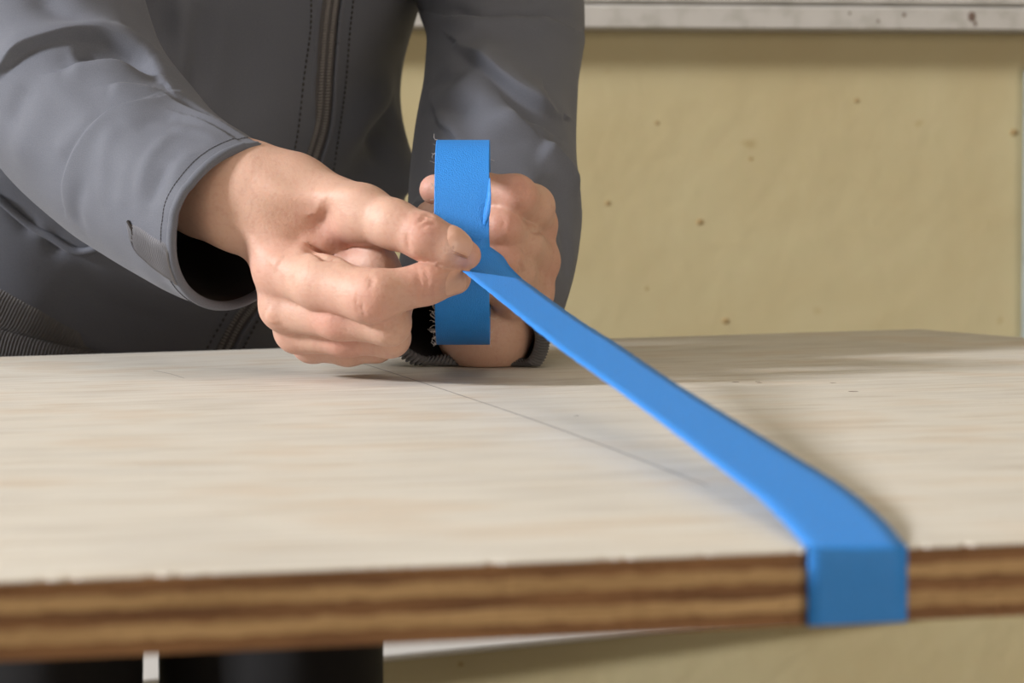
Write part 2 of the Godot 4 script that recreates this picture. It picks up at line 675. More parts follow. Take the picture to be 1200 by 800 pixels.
	M.rib_pale = shade(Color(0.46, 0.46, 0.48), 0.9)
	M.lining = shade(Color(0.16, 0.14, 0.135), 0.95)
	M.thread = shade(Color(0.235, 0.23, 0.23), 0.8)
	M.thread_pale = shade(Color(0.315, 0.32, 0.35), 0.8)
	M.zip = shade(Color(0.50, 0.485, 0.48), 0.4)
	M.zip_tape = shade(Color(0.31, 0.30, 0.305), 0.85)
	M.trousers = shade(Color(0.075, 0.072, 0.075), 0.9)
	# skin
	M.skin = shade(Color.WHITE, 0.58)
	M.skin.vertex_color_use_as_albedo = true
	M.skin.albedo_texture = ramp(gray(noise(FastNoiseLite.TYPE_SIMPLEX_SMOOTH, 0.025, 41, 4), 256, 256), [Color(0.96, 0.91, 0.90), Color(1, 1, 1), Color(1.0, 0.97, 0.95)])
	M.skin.uv1_triplanar = true
	M.skin.uv1_scale = Vector3(38, 38, 38)
	M.skin.subsurf_scatter_enabled = true
	M.skin.subsurf_scatter_strength = 0.12
	M.skin.normal_enabled = true
	M.skin.normal_scale = 0.4
	var cell := noise(FastNoiseLite.TYPE_CELLULAR, 0.07, 43, 2)
	cell.cellular_return_type = FastNoiseLite.RETURN_DISTANCE
	M.skin.normal_texture = normal_map(cell, 256, 256, 3.0)
	M.nail = shade(Color(0.81, 0.635, 0.55), 0.32)
	M.hair = shade(Color(0.16, 0.11, 0.08), 0.7)

func room() -> void:
	var yaw := -atan(0.12)
	var wn := Vector3(sin(-yaw) * -1.0, 0, cos(yaw))            # the wall's face looks this way
	wn = Vector3(0.12, 0, 1.0).normalized()
	var wx := Vector3(1.0, 0, -0.12).normalized()
	var wc := Vector3(0, 0, -2.20)
	var ang := atan2(wn.x, wn.z)
	var back := box("wall_back", Vector3(8.6, 3.3, 0.12), wc - wn * 0.06 - wx * 0.8 + Vector3.UP * 1.6, M.wall, self, ang, 0.002)
	structure(back, "stained yellow painted wall panel behind the worker", "wall")
	structure(box("floor", Vector3(8.2, 0.1, 6.6), Vector3(-0.8, -0.05, 0.2), M.floor), "grey workshop floor under the board", "floor")
	structure(box("ceiling", Vector3(8.2, 0.1, 6.6), Vector3(-0.8, 3.25, 0.2), M.plaster), "plain off-white ceiling over the workshop", "ceiling")
	structure(box("wall_left", Vector3(0.1, 3.3, 6.0), Vector3(-4.8, 1.6, 0.4), M.plaster), "plain off-white side wall left of the softbox", "wall")
	structure(box("wall_right", Vector3(0.1, 3.3, 6.0), Vector3(3.0, 1.6, 0.4), M.plaster), "plain off-white side wall right of the board", "wall")
	structure(box("wall_front", Vector3(8.2, 3.3, 0.1), Vector3(-0.8, 1.6, 3.3), M.plaster), "plain off-white wall facing the yellow wall", "wall")
	# rails on the yellow wall: helper gives the point of the wall's face at a place in the photograph
	var rail_c := on_wall(760, 22.5, wc, wn)
	structure(box("trim_1", Vector3(3.6, 0.0185, 0.030), rail_c + wn * 0.015, M.trim, self, ang, 0.002), "scuffed white painted rail along the top of the yellow panel", "trim")
	var up_c := on_wall(760, -45, wc, wn)
	structure(box("trim_2", Vector3(3.6, 0.066, 0.026), up_c + wn * 0.013, M.trim, self, ang, 0.002), "white painted board above the scuffed rail", "trim")
	var post := on_wall(1226, 230, wc, wn)
	var pm: StandardMaterial3D = M.trim.duplicate()
	pm.albedo_color = Color(0.80, 0.85, 0.86)
	structure(box("trim_3", Vector3(0.040, 0.36, 0.018), post + wn * 0.009 + Vector3.DOWN * 0.08, pm, self, ang, 0.004), "grey painted upright post at the right end of the yellow panel", "trim")
	var a := on_wall(100, 771, wc, wn)
	var b := on_wall(810, 715, wc, wn)
	var low := box("trim_4", Vector3(a.distance_to(b) + 0.3, 0.036, 0.016), (a + b) / 2.0 + wn * 0.008, M.trim, self, ang, 0.002)
	low.rotation.x = -0.35
	low.rotation.z = 1.35 * atan2(b.y - a.y, Vector2(b.x - a.x, b.z - a.z).length())
	low.material_override = shade(Color(0.84, 0.83, 0.81), 0.5)
	structure(low, "slanting white batten low on the yellow wall under the board", "trim")
	# scuffs on the rail
	var chipped := shade(Color(0.44, 0.37, 0.33), 0.8)
	for q in [[1126, 22, 4.5], [1048, 20, 2.0], [1018, 27, 1.6], [985, 18, 1.5], [1130, 30, 2.2]]:
		var p := on_wall(q[0], q[1], wc, wn) + wn * 0.0302
		var s := SphereMesh.new()
		s.radius = q[2] / 1530.0
		s.height = s.radius * 2.0
		s.radial_segments = 10
		s.rings = 5
		var o := obj("paint_chip", s, chipped, get_node("trim_1"))
		o.global_position = p
		o.scale = Vector3(1, 1.3, 0.12)
	# dents and nail holes in the panel
	for q in [[1004, 118, 3.0], [1188, 155, 4.5], [770, 144, 2.6], [820, 260, 4.0], [880, 186, 2.4], [712, 238, 3.2], [850, 376, 4.0], [758, 338, 2.0], [540, 778, 3.0]]:
		var p := on_wall(q[0], q[1], wc, wn)
		var s := SphereMesh.new()
		s.radius = q[2] / 1530.0
		s.height = s.radius * 2.0
		s.radial_segments = 10
		s.rings = 6
		var o := obj("filler_blob", s, M.wall_spot, back) if M.has("wall_spot") else obj("filler_blob", s, spot_material(), back)
		o.global_position = p
		o.scale = Vector3(1.2, 0.9, 0.3)
	# trestles that carry the board, outside the frame
	trestle(Vector3(-0.52, 0, -0.95), "timber trestle under the left end of the plywood")
	trestle(Vector3(0.47, 0, -1.12), "timber trestle under the right end of the plywood")

func spot_material() -> StandardMaterial3D:
	M.wall_spot = shade(Color(0.64, 0.55, 0.38), 0.7)
	return M.wall_spot

func on_wall(px: float, py: float, c: Vector3, n: Vector3) -> Vector3:
	var r := view * Vector3((px - 600.0) / FPX, (400.0 - py) / FPX, -1.0)
	return EYE + r * ((c - EYE).dot(n) / r.dot(n))

func trestle(p: Vector3, label: String) -> void:
	var t := thing("trestle", label, "trestle", p)
	var h := TOP - 0.0185
	box("beam", Vector3(0.05, 0.09, 0.75), Vector3(0, h - 0.045, 0), M.timber, t)
	for sz in [-0.3, 0.3]:
		for sx in [-1.0, 1.0]:
			var leg := obj("leg", bevel_box(Vector3(0.04, 0.86, 0.06), 0.003), M.timber, t)
			leg.position = Vector3(sx * 0.115, h / 2.0 - 0.01, sz)
			leg.rotation.z = sx * 0.17
		box("brace", Vector3(0.26, 0.05, 0.02), Vector3(0, 0.35, sz), M.timber, t)

# ------------------------------------------------------------------ the plywood board
var fl: Vector3
var fr_: Vector3
var bl: Vector3
var br: Vector3

func board_point(u: float, w: float) -> Vector3:               # u from left to right, w from front to back, on the upper face
	return fl.lerp(fr_, u).lerp(bl.lerp(br, u), w)

func board() -> void:
	var a := on_top(0, 680)
	var b := on_top(1200, 635)
	var dir := (b - a).normalized()
	fl = a - dir * 0.55
	var c := on_top(0, 418)
	var e := on_top(1076, 385.5)
	br = e
	var bd := (e - c).normalized()
	bl = c - bd * 0.50
	var side := (on_top(1200, 395.5) - e)
	# right front corner: where the right edge meets the front edge
	var sd_ := side.normalized()
	var den := dir.x * sd_.z - dir.z * sd_.x
	var t := ((e.x - a.x) * sd_.z - (e.z - a.z) * sd_.x) / den
	fr_ = a + dir * t
	var root := thing("plywood_board", "pale plywood board laid flat with a pencil line and blue tape over its edge", "plywood", (fl + fr_ + bl + br) / 4.0 - Vector3.UP * 0.0183)
	var off := -root.position
	# upper veneer: a thin sheet with ragged front edge
	var rng := RandomNumberGenerator.new()
	rng.seed = 77
	var chip := noise(FastNoiseLite.TYPE_SIMPLEX, 0.35, 4, 3)
	var fringe := noise(FastNoiseLite.TYPE_SIMPLEX, 0.05, 6, 2)
	var layers := [0.0, 0.0007, 0.0042, 0.0076, 0.0112, 0.0148, 0.0183]
	var mats := [M.wood, M.ply_dark, M.ply_tan, M.ply_dark, M.ply_tan, M.ply_dark]
	var nu := 700
	var long := fl.distance_to(fr_)
	for k in 6:
		var v := PackedVector3Array()
		var uv := PackedVector2Array()
		var idx := PackedInt32Array()
		var h0: float = -layers[k]
		var h1: float = -layers[k + 1]
		var inward := Vector3(dir.z, 0, -dir.x)
		# profile across: top back, top front (rounded), bottom front, bottom back
		for i in nu + 1:
			var u := float(i) / nu
			var x := u * long * 1000.0
			var d := 0.0
			if k == 0:
				d = maxf(0.0, chip.get_noise_1d(x * 0.6) - 0.15) * 0.005 * smoothstep(0.0, 0.35, fringe.get_noise_1d(x * 0.35) + 0.1)
			else:
				d = 0.0002 * (k % 2) + 0.00035 * chip.get_noise_2d(x * 0.9, k * 37.0) + 0.0003
			var pf := board_point(u, 0.0) + inward * d
			var pb := board_point(u, 1.0)
			var r := 0.0004
			var hw := h0 + (chip.get_noise_2d(x * 0.25, 90.0 + k * 11.0) * 0.0005 if k > 1 else 0.0)
			var hx := h1 + (chip.get_noise_2d(x * 0.25, 90.0 + (k + 1) * 11.0) * 0.0005 if k > 0 and k < 5 else 0.0)
			for q in [[pb, h0, 1.0], [pf.lerp(pb, 0.5), h0, 0.5], [pf + inward * r, hw, 0.0], [pf, hw - (r if k == 0 else 0.0001), 0.0], [pf, hx, 0.0], [pf + inward * 0.02, hx, 0.02], [pb, h1, 1.0]]:
				v.append(q[0] + Vector3.UP * q[1] + off)
				if k == 0: uv.append(Vector2(u * long / 0.62, q[2] * 0.8 / 0.62))
				else: uv.append(Vector2(u * long / 0.5, (q[1] - h0) / (h1 - h0) * 0.4 + k * 0.21))
		for i in nu:
			for j in 6:
				var n := i * 7 + j
				idx.append_array(PackedInt32Array([n, n + 7, n + 1, n + 1, n + 7, n + 8]))
		for base in [0, nu * 7]:                               # the two ends
			for j in range(1, 5):
				idx.append_array(PackedInt32Array([base, base + j, base + j + 1]) if base == 0 else PackedInt32Array([base, base + j + 1, base + j]))
		var flat := SurfaceTool.new()
		flat.begin(Mesh.PRIMITIVE_TRIANGLES)
		for i in idx:
			flat.set_smooth_group(-1)
			flat.set_uv(uv[i])
			flat.add_vertex(v[i])
		flat.generate_normals()
		flat.generate_tangents()
		var o := obj("face_veneer" if k == 0 else "ply_layer", flat.commit(), mats[k], root)
		if k == 0: o.set_meta("label", "pale sanded face veneer")
	# pencil lines: graphite, a hair proud of the veneer
	for q in [[[410, 421], [470, 440], [600, 483], [700, 519], [830, 569], 0.00028], [[180, 434], [200, 438], [216, 443], 0.0002]]:
		var pts := []
		for i in q.size() - 1: pts.append(on_top(q[i][0], q[i][1], 0.00002) + off)
		var v := PackedVector3Array()
		var idx := PackedInt32Array()
		var line := smooth_line(pts, 40)
		for i in line.size():
			var d: Vector3 = (line[mini(i + 1, 40)] - line[maxi(i - 1, 0)]).normalized()
			var sd: Vector3 = Vector3(d.z, 0, -d.x) * float(q[-1])
			v.append(line[i] - sd)
			v.append(line[i] + Vector3.UP * 0.00006)
			v.append(line[i] + sd)
		for i in 40:
			for j in 2:
				var n := i * 3 + j
				idx.append_array(PackedInt32Array([n, n + 1, n + 3, n + 1, n + 4, n + 3]))
		obj("pencil_line", mesh_of(v, idx), shade(Color(0.36, 0.34, 0.34), 0.6), root)
	# little dark pin knots
	for q in [[862, 447.5, 1.1], [888, 447, 0.8], [976, 448.5, 0.9], [1000, 458.5, 1.4], [890, 448.5, 0.8], [676, 487, 0.7]]:
		var s := SphereMesh.new()
		s.radius = 0.0011 * q[2]
		s.height = s.radius * 2.0
		s.radial_segments = 10
		s.rings = 4
		var o := obj("pin_knot", s, shade(Color(0.30, 0.22, 0.15), 0.8), root)
		o.position = on_top(q[0], q[1]) + off
		o.scale = Vector3(1.5, 0.06, 1.2)

# ------------------------------------------------------------------ tape
func ribbon(l: Array, r: Array, across: int, thick: float, bulge := 0.0) -> ArrayMesh:
	var v := PackedVector3Array()
	var idx := PackedInt32Array()
	var n := l.size()
	var w := across + 1
	var up := []
	for i in n:
		var d: Vector3 = (l[mini(i + 1, n - 1)] + r[mini(i + 1, n - 1)]) - (l[maxi(i - 1, 0)] + r[maxi(i - 1, 0)])
		up.append((r[i] - l[i]).cross(d).normalized())
	for s in 2:
		for i in n:
			for j in w:
				v.append((l[i] as Vector3).lerp(r[i], float(j) / across) + up[i] * ((thick if s == 0 else 0.0) + bulge * 4.0 * j / across * (1.0 - float(j) / across)))
	var half := n * w
	for i in n - 1:
		for j in across:
			var a := i * w + j
			idx.append_array(PackedInt32Array([a, a + w, a + 1, a + 1, a + w, a + w + 1]))
			var b := a + half
			idx.append_array(PackedInt32Array([b, b + 1, b + w, b + 1, b + w + 1, b + w]))
		for e in [0, across]:
			var a := i * w + int(e)
			var b := a + half
			idx.append_array(PackedInt32Array([a, b, a + w, b, b + w, a + w]) if e == 0 else PackedInt32Array([a, a + w, b, b, a + w, b + w]))
	var st := SurfaceTool.new()
	st.begin(Mesh.PRIMITIVE_TRIANGLES)
	for i in idx:
		st.add_vertex(v[i])
	st.index()
	st.generate_normals()
	return st.commit()

const ROLL_D := 1.319
const ROLL_R := 0.0465
func masking_tape() -> void:
	var c := at(543, 284, ROLL_D)
	var root := thing("masking_tape", "roll of blue masking tape with a long strip pulled down over the board's front edge", "tape", c)
	var w := 0.0242
	# wound roll: a lathe about x with slightly uneven layers at its sides
	var prof := []
	prof.append(Vector2(-w / 2, 0.0395))
	for k in 9:
		var r := lerpf(0.0395, ROLL_R - 0.0003, k / 8.0)
		prof.append(Vector2(-w / 2 + (0.00012 if k % 2 else 0.0), r))
	prof.append(Vector2(-w / 2 + 0.0003, ROLL_R))
	prof.append(Vector2(w / 2 - 0.0003, ROLL_R))
	for k in 9:
		var r := lerpf(ROLL_R - 0.0003, 0.0395, k / 8.0)
		prof.append(Vector2(w / 2 - (0.00012 if k % 2 else 0.0), r))
	prof.append(Vector2(-w / 2, 0.0395))
	var roll := obj("wound_roll", lathe(prof, 160), M.tape, root)
	var cp := [Vector2(-w / 2 + 0.0004, 0.0375), Vector2(-w / 2 + 0.0004, 0.0394), Vector2(w / 2 - 0.0004, 0.0394), Vector2(w / 2 - 0.0004, 0.0375), Vector2(-w / 2 + 0.0004, 0.0375)]
	obj("cardboard_core", lathe(cp, 120), M.core, root)
	roll.set_meta("label", "wound blue roll")
	# the strip: from the front face of the board over the edge, up to the pinch, and back to the roll
	var lpx := [[944, 642.5], [925, 620], [888, 583], [847, 552], [787, 505], [723, 457], [652, 406], [595, 360], [541, 317]]
	var rpx := [[1060, 637.5], [1038, 612], [994, 574], [925, 531], [856, 489], [787, 446], [726, 405], [673, 371], [612, 327]]
	var l := []
	var r := []
	var dn := Vector3.UP * 0.0183
	var e0 := on_top(946, 680.0 - 0.0375 * 946.0, 0.0001)
	var e1 := on_top(1062, 680.0 - 0.0375 * 1062.0, 0.0001)
	var outw := Vector3((e1 - e0).z, 0, -(e1 - e0).x).normalized()
	if outw.z < 0: outw = -outw
	l.append(e0 + outw * 0.0006 - dn)
	r.append(e1 + outw * 0.0006 - dn)
	l.append(e0 + outw * 0.0006 - dn * 0.5)
	r.append(e1 + outw * 0.0006 - dn * 0.5)
	l.append(e0 + outw * 0.0006 - dn * 0.06)
	r.append(e1 + outw * 0.0006 - dn * 0.06)
	l.append(e0 + outw * 0.0002 + Vector3.UP * 0.0002)
	r.append(e1 + outw * 0.0002 + Vector3.UP * 0.0002)
	var lp := []
	var rp := []
	for i in lpx.size():
		lp.append(at(lpx[i][0], lpx[i][1], 517.4 / (lpx[i][1] + 100.3)))
		rp.append(at(rpx[i][0], rpx[i][1], 0.0045 + 517.4 / (rpx[i][1] + 100.3)))
	var jag := noise(FastNoiseLite.TYPE_SIMPLEX, 0.5, 2, 2)
	var n := 160
	for i in range(1, n + 1):
		var q: Vector3 = spline(lp, float(i) / n)
		var s: Vector3 = spline(rp, float(i) / n)
		var x := (s - q).normalized()
		l.append(q + x * jag.get_noise_1d(i * 1.3) * 0.00035)
		r.append(s + x * jag.get_noise_1d(500 + i * 1.3) * 0.0003)
	obj("tape_strip", ribbon(l, r, 6, 0.00016), M.tape, root).position = -root.position
	# the folded bit between the pinch and the roll
	var fl_ := [at(541, 317, 1.2455), at(527, 309, 1.262), at(514, 297, 1.2725)]
	var fr2 := [at(612, 327, 1.2505), at(598, 313, 1.256), at(589, 300, 1.2645), at(574, 289, 1.2725)]
	var a := smooth_line(fl_, 14)
	var b := smooth_line(fr2, 14)
	a.append(at(513.5, 284, 1.2722))
	b.append(at(573.5, 279, 1.2722))
	obj("folded_tape", ribbon(a, b, 6, 0.00016), M.tape, root).position = -root.position
	# a lifted corner on the roll's right edge
	var wl := [at(566, 262, 1.2722), at(566.5, 250, 1.2716), at(570, 232, 1.2712), at(573, 210, 1.2735)]
	var wr := [at(569, 265, 1.2722), at(574, 252, 1.2700), at(575.5, 232, 1.2695), at(574.5, 208, 1.2735)]
	obj("lifted_edge", ribbon(smooth_line(wl, 10), smooth_line(wr, 10), 2, 0.00012), M.tape, root).position = -root.position
	# lint on the sticky left rim
	var rng := RandomNumberGenerator.new()
	rng.seed = 5
	var st := SurfaceTool.new()
	st.begin(Mesh.PRIMITIVE_TRIANGLES)
	for k in 46:
		var th := rng.randf_range(0.35, PI - 0.35) if k < 14 else rng.randf_range(-PI * 0.5, -0.6)
		var x := -w / 2 if rng.randf() < 0.85 else w / 2
		var p := Vector3(x, sin(th) * ROLL_R, cos(th) * ROLL_R)
		var pts := [p]
		var d := Vector3(signf(x) * rng.randf_range(0.3, 1.0), rng.randf_range(-0.8, 0.8), rng.randf_range(-0.3, 0.6)).normalized()
		for j in 4:
			p += d * rng.randf_range(0.0003, 0.0011)
			d = (d + Vector3(rng.randf_range(-0.7, 0.7), rng.randf_range(-0.7, 0.7), rng.randf_range(-0.7, 0.7))).normalized()
			pts.append(p)
		st.append_from(wire(pts, 0.00009, 4), 0, Transform3D.IDENTITY)
	obj("lint", st.commit(), shade(Color(0.75, 0.72, 0.7), 0.9), root).set_meta("kind", "stuff")

func lathe(prof: Array, n: int) -> ArrayMesh:                  # about the x axis; hard corners
	var st := SurfaceTool.new()
	st.begin(Mesh.PRIMITIVE_TRIANGLES)
	for k in prof.size() - 1:
		var a: Vector2 = prof[k]
		var b: Vector2 = prof[k + 1]
		st.set_smooth_group(k)
		for i in n:
			var t0 := TAU * i / n
			var t1 := TAU * (i + 1) / n
			var p := Vector3(a.x, sin(t0) * a.y, cos(t0) * a.y)
			var q := Vector3(a.x, sin(t1) * a.y, cos(t1) * a.y)
			var r := Vector3(b.x, sin(t1) * b.y, cos(t1) * b.y)
			var s := Vector3(b.x, sin(t0) * b.y, cos(t0) * b.y)
			for z in [p, q, r, p, r, s]:
				st.set_smooth_group(k)
				st.add_vertex(z)
	st.generate_normals()
	return st.commit()

# ------------------------------------------------------------------ the worker
func person() -> void:
	var root := thing("person", "worker in a grey zipped jacket pinching a blue tape strip and holding its roll", "person", Vector3(-0.22, 0, -1.66))
	body(root)
	jacket(root)
	legs(root)

func body(root: Node3D) -> void:
	var v := PackedVector3Array()
	var idx := PackedInt32Array()
	# ---- right hand (left in the photograph)
	var e0 := at(205, 200, 1.325)
	var wr := at(290, 231, 1.287)
	var imcp := at(330, 314, 1.268)
	var mmcp := at(334, 358, 1.274)
	var rmcp := at(349, 386, 1.286)
	var pmcp := at(366, 400, 1.300)
	var tcmc := at(345, 227, 1.282)
	var tmcp := at(425, 251, 1.258)
	var R := Field.new(Vector3(at(190, 440, 1.37).x, at(300, 450, 1.3).y, -1.372), Vector3(at(575, 300, 1.23).x, at(300, 120, 1.3).y, -1.205), 0.0012)
	R.chain([e0, at(250, 217, 1.302), wr], [0.0262, 0.0238, 0.0220], 0.006)
	R.cap(wr, at(322, 240, 1.278), 0.0215, 0.017, 0.012)
	R.cap(at(314, 242, 1.285), imcp, 0.0170, 0.0124, 0.009)
	R.cap(at(327, 256, 1.290), mmcp, 0.0145, 0.0112, 0.007)
	R.cap(at(334, 285, 1.302), rmcp, 0.0115, 0.0102, 0.007)
	R.cap(at(345, 300, 1.310), pmcp, 0.0115, 0.0094, 0.007)
	R.cap(wr, tcmc, 0.020, 0.0150, 0.012)
	R.cap(tcmc, tmcp, 0.0150, 0.0122, 0.010)
	R.cap(at(352, 268, 1.280), at(418, 268, 1.272), 0.0125, 0.0085, 0.010)      # web of the thumb
	R.cap(at(352, 285, 1.280), at(392, 286, 1.277), 0.0110, 0.0100, 0.008)
	R.cap(at(350, 340, 1.305), at(405, 350, 1.312), 0.018, 0.014, 0.010)        # palm
	# fingers
	R.finger([mmcp, at(398, 373, 1.252), at(456, 380, 1.244), at(463, 345, 1.262), at(441, 311, 1.264), at(405, 309, 1.274)], [0.0112, 0.0090, 0.0088, 0.0088, 0.0090, 0.0090], 0.006, 0.022)
	R.finger([rmcp, at(405, 393, 1.268), at(457, 395, 1.261), at(450, 375, 1.285), at(418, 352, 1.295)], [0.0106, 0.0088, 0.0084, 0.0080, 0.0075], 0.006, 0.020)
	R.finger([pmcp, at(408, 407, 1.286), at(441, 404, 1.282), at(436, 392, 1.302), at(408, 376, 1.308)], [0.0092, 0.0078, 0.0073, 0.0070, 0.0065], 0.006, 0.020)
	R.finger([imcp, at(375, 331, 1.249), at(432, 347, 1.235), at(442, 346, 1.233), at(500, 332, 1.240), at(533, 326, 1.2445)], [0.0122, 0.0116, 0.0110, 0.0102, 0.0086, 0.0070], 0.007, 0.026)
	R.finger([tmcp, at(462, 263, 1.246), at(497, 277, 1.240), at(526, 290, 1.2405), at(547, 299, 1.2425)], [0.0122, 0.0102, 0.0097, 0.0085, 0.0062], 0.009, 0.030)
	var r0 := v.size()
	R.nets(v, idx)
	var d0 := 1.19
	var d1 := 1.36
	var sr := [
		stroke(R, [[350, 292], [360, 285], [376, 287], [393, 299], [402, 308]], 0.0018, 0.0032, d0, d1),
		stroke(R, [[356, 297], [366, 294], [376, 299], [388, 304]], -0.0012, 0.0016, d0, d1),
		stroke(R, [[372, 306], [385, 302], [396, 304]], -0.0009, 0.0012, d0, d1),
		stroke(R, [[366, 277], [374, 262], [378, 252], [372, 242]], -0.0022, 0.0055, d0, d1),
		stroke(R, [[492, 258], [500, 251], [508, 254]], -0.0007, 0.0009, d0, d1),
		stroke(R, [[489, 262], [499, 255], [510, 259]], -0.0006, 0.0008, d0, d1),
		stroke(R, [[492, 268], [502, 262], [513, 265]], -0.0006, 0.0009, d0, d1),
		stroke(R, [[477, 272], [478, 284], [480, 296]], -0.0006, 0.0012, d0, d1),
		stroke(R, [[424, 352], [424, 362], [427, 371]], -0.0005, 0.0008, d0, d1),
		stroke(R, [[417, 345], [418, 358], [420, 368]], -0.0004, 0.0007, d0, d1),
		stroke(R, [[432, 322], [436, 330], [433, 338]], -0.0006, 0.0010, d0, d1),
		stroke(R, [[488, 312], [492, 330], [490, 350]], -0.0004, 0.0010, d0, d1),
		stroke(R, [[497, 312], [500, 328], [498, 346]], -0.0004, 0.0010, d0, d1),
		stroke(R, [[315, 312], [322, 306], [330, 310]], 0.0010, 0.0050, d0, d1),
		stroke(R, [[312, 366], [318, 372], [322, 380]], 0.0008, 0.0040, d0, d1),
		stroke(R, [[452, 376], [455, 384], [454, 392]], -0.0005, 0.0009, d0, d1),
		stroke(R, [[300, 200], [330, 225], [370, 232], [410, 226], [450, 236]], 0.0014, 0.0050, d0, d1),
		stroke(R, [[268, 250], [292, 275], [305, 300]], 0.0008, 0.0040, d0, d1),
	]
	# ---- left hand (right in the photograph)
	var L := Field.new(Vector3(at(485, 300, 1.43).x, TOP - 0.004, -1.475), Vector3(at(672, 300, 1.33).x, at(600, 185, 1.33).y, -1.285), 0.0013)
	var lw := at(564, 384, 1.392)
	L.chain([at(562, 372, 1.455), lw], [0.0215, 0.0195], 0.006)
	L.cap(lw, at(566, 389, 1.372), 0.0190, 0.0180, 0.008)
	L.cap(at(583, 394, 1.376), at(608, 352, 1.372), 0.0155, 0.0120, 0.010)
	L.cap(at(562, 385, 1.380), at(588, 345, 1.376), 0.0165, 0.013, 0.012)
	var lim := at(624, 263, 1.372)
	var lmm := at(627, 306, 1.372)
	L.cap(at(572, 375, 1.394), lim, 0.016, 0.0112, 0.008)
	L.cap(at(574, 380, 1.392), lmm, 0.016, 0.0112, 0.008)
	L.cap(at(576, 384, 1.390), at(620, 343, 1.374), 0.015, 0.0105, 0.008)
	L.cap(at(590, 330, 1.398), at(612, 290, 1.394), 0.017, 0.014, 0.010)
	L.finger([at(604, 366, 1.372), at(592, 340, 1.345), at(585, 330, 1.333), at(545, 330, 1.335)], [0.0098, 0.0085, 0.008, 0.007], 0.006, 0.022)
	L.finger([at(620, 342, 1.374), at(604, 318, 1.345), at(590, 303, 1.331), at(552, 303, 1.335), at(530, 303, 1.338)], [0.0108, 0.0090, 0.0085, 0.008, 0.0072], 0.006, 0.022)
	L.finger([lmm, at(610, 285, 1.345), at(588, 267, 1.329), at(552, 262, 1.335), at(522, 262, 1.338)], [0.0116, 0.0098, 0.0092, 0.0085, 0.0076], 0.006, 0.024)
	L.finger([lim, at(624, 242, 1.350), at(604, 229, 1.331), at(560, 223, 1.336), at(509, 222, 1.343)], [0.0112, 0.0098, 0.0092, 0.0083, 0.0070], 0.007, 0.026)
	L.finger([at(590, 330, 1.398), at(566, 290, 1.392), at(532, 262, 1.384), at(507, 256, 1.382)], [0.0150, 0.0115, 0.0105, 0.0090], 0.010, 0.040)
	var l0 := v.size()
	L.nets(v, idx)
	var sl := [
		stroke(L, [[605, 208], [606, 216], [603, 228]], -0.0005, 0.0008, 1.28, 1.45),
		stroke(L, [[611, 210], [612, 220], [609, 232]], -0.0005, 0.0008, 1.28, 1.45),
		stroke(L, [[617, 212], [618, 222], [615, 236]], -0.0004, 0.0008, 1.28, 1.45),
		stroke(L, [[585, 250], [590, 260], [588, 272]], -0.0005, 0.0009, 1.28, 1.45),
		stroke(L, [[622, 271], [632, 271], [640, 266]], -0.0010, 0.0014, 1.28, 1.45),
		stroke(L, [[600, 300], [612, 315], [618, 326]], -0.0009, 0.0014, 1.28, 1.45),
	]
	# ---- the rest of the body under the clothes, in a coarse grid
	var B := Field.new(Vector3(-0.62, 0.02, -1.86), Vector3(0.12, 1.40, -1.22), 0.011)
	var pelvis := at(60, 520, 1.69)
	var chest := at(200, -150, 1.585)
	B.cap(pelvis, at(120, 250, 1.65), 0.098, 0.092, 0.04)
	B.cap(at(120, 250, 1.65), chest, 0.092, 0.098, 0.04)
	B.cap(chest, at(255, -330, 1.545), 0.090, 0.06, 0.03)
	B.chain([at(255, -330, 1.545), at(0, -300, 1.45), at(50, 20, 1.41), at(85, 110, 1.39), at(205, 200, 1.325)], [0.055, 0.038, 0.034, 0.034, 0.026], 0.010)
	B.chain([at(255, -330, 1.545), at(500, -290, 1.66), at(585, 0, 1.585), at(590, 60, 1.55), at(575, 250, 1.47), at(566, 372, 1.455)], [0.055, 0.038, 0.032, 0.031, 0.028, 0.0215], 0.012)
	B.cap(at(255, -330, 1.545), at(285, -500, 1.49), 0.05, 0.05, 0.03)
	for x in [Vector3(-0.2745, 0, 0.02), Vector3(-0.1395, 0, -0.01)]:
		var hip := Vector3(x.x, pelvis.y - 0.02, -1.66 + x.z)
		B.chain([hip, Vector3(x.x, 0.46, -1.66 + x.z), Vector3(x.x, 0.06, -1.69 + x.z)], [0.052, 0.042, 0.034], 0.01)
	B.nets(v, idx)
	# head: skull, jaw, nose, ears, brow, lips, eyes
	var hc := at(285, -500, 1.49) + Vector3(0.015, 0.135, 0.055)
	var hf := Vector3(0.42, -0.45, 0.79).normalized()            # looks down at the hands
	var hs := hf.cross(Vector3.UP).normalized()
	var hu := hs.cross(hf)
	var H := Field.new(hc - Vector3.ONE * 0.17, hc + Vector3.ONE * 0.15, 0.0045)
	H.cap(hc - hf * 0.028 + hu * 0.03, hc + hf * 0.018 + hu * 0.028, 0.082, 0.076, 0.02)
	H.cap(hc + hu * 0.0, hc + hf * 0.045 - hu * 0.075, 0.066, 0.036, 0.03)
	H.cap(hc - hf * 0.03 - hu * 0.02, hc - hf * 0.03 - hu * 0.16, 0.058, 0.055, 0.03)
	H.cap(hc + hf * 0.088 + hu * 0.012, hc + hf * 0.112 - hu * 0.028, 0.008, 0.013, 0.010)
	H.cap(hc + hf * 0.078 - hu * 0.058 - hs * 0.018, hc + hf * 0.078 - hu * 0.058 + hs * 0.018, 0.010, 0.010, 0.006)
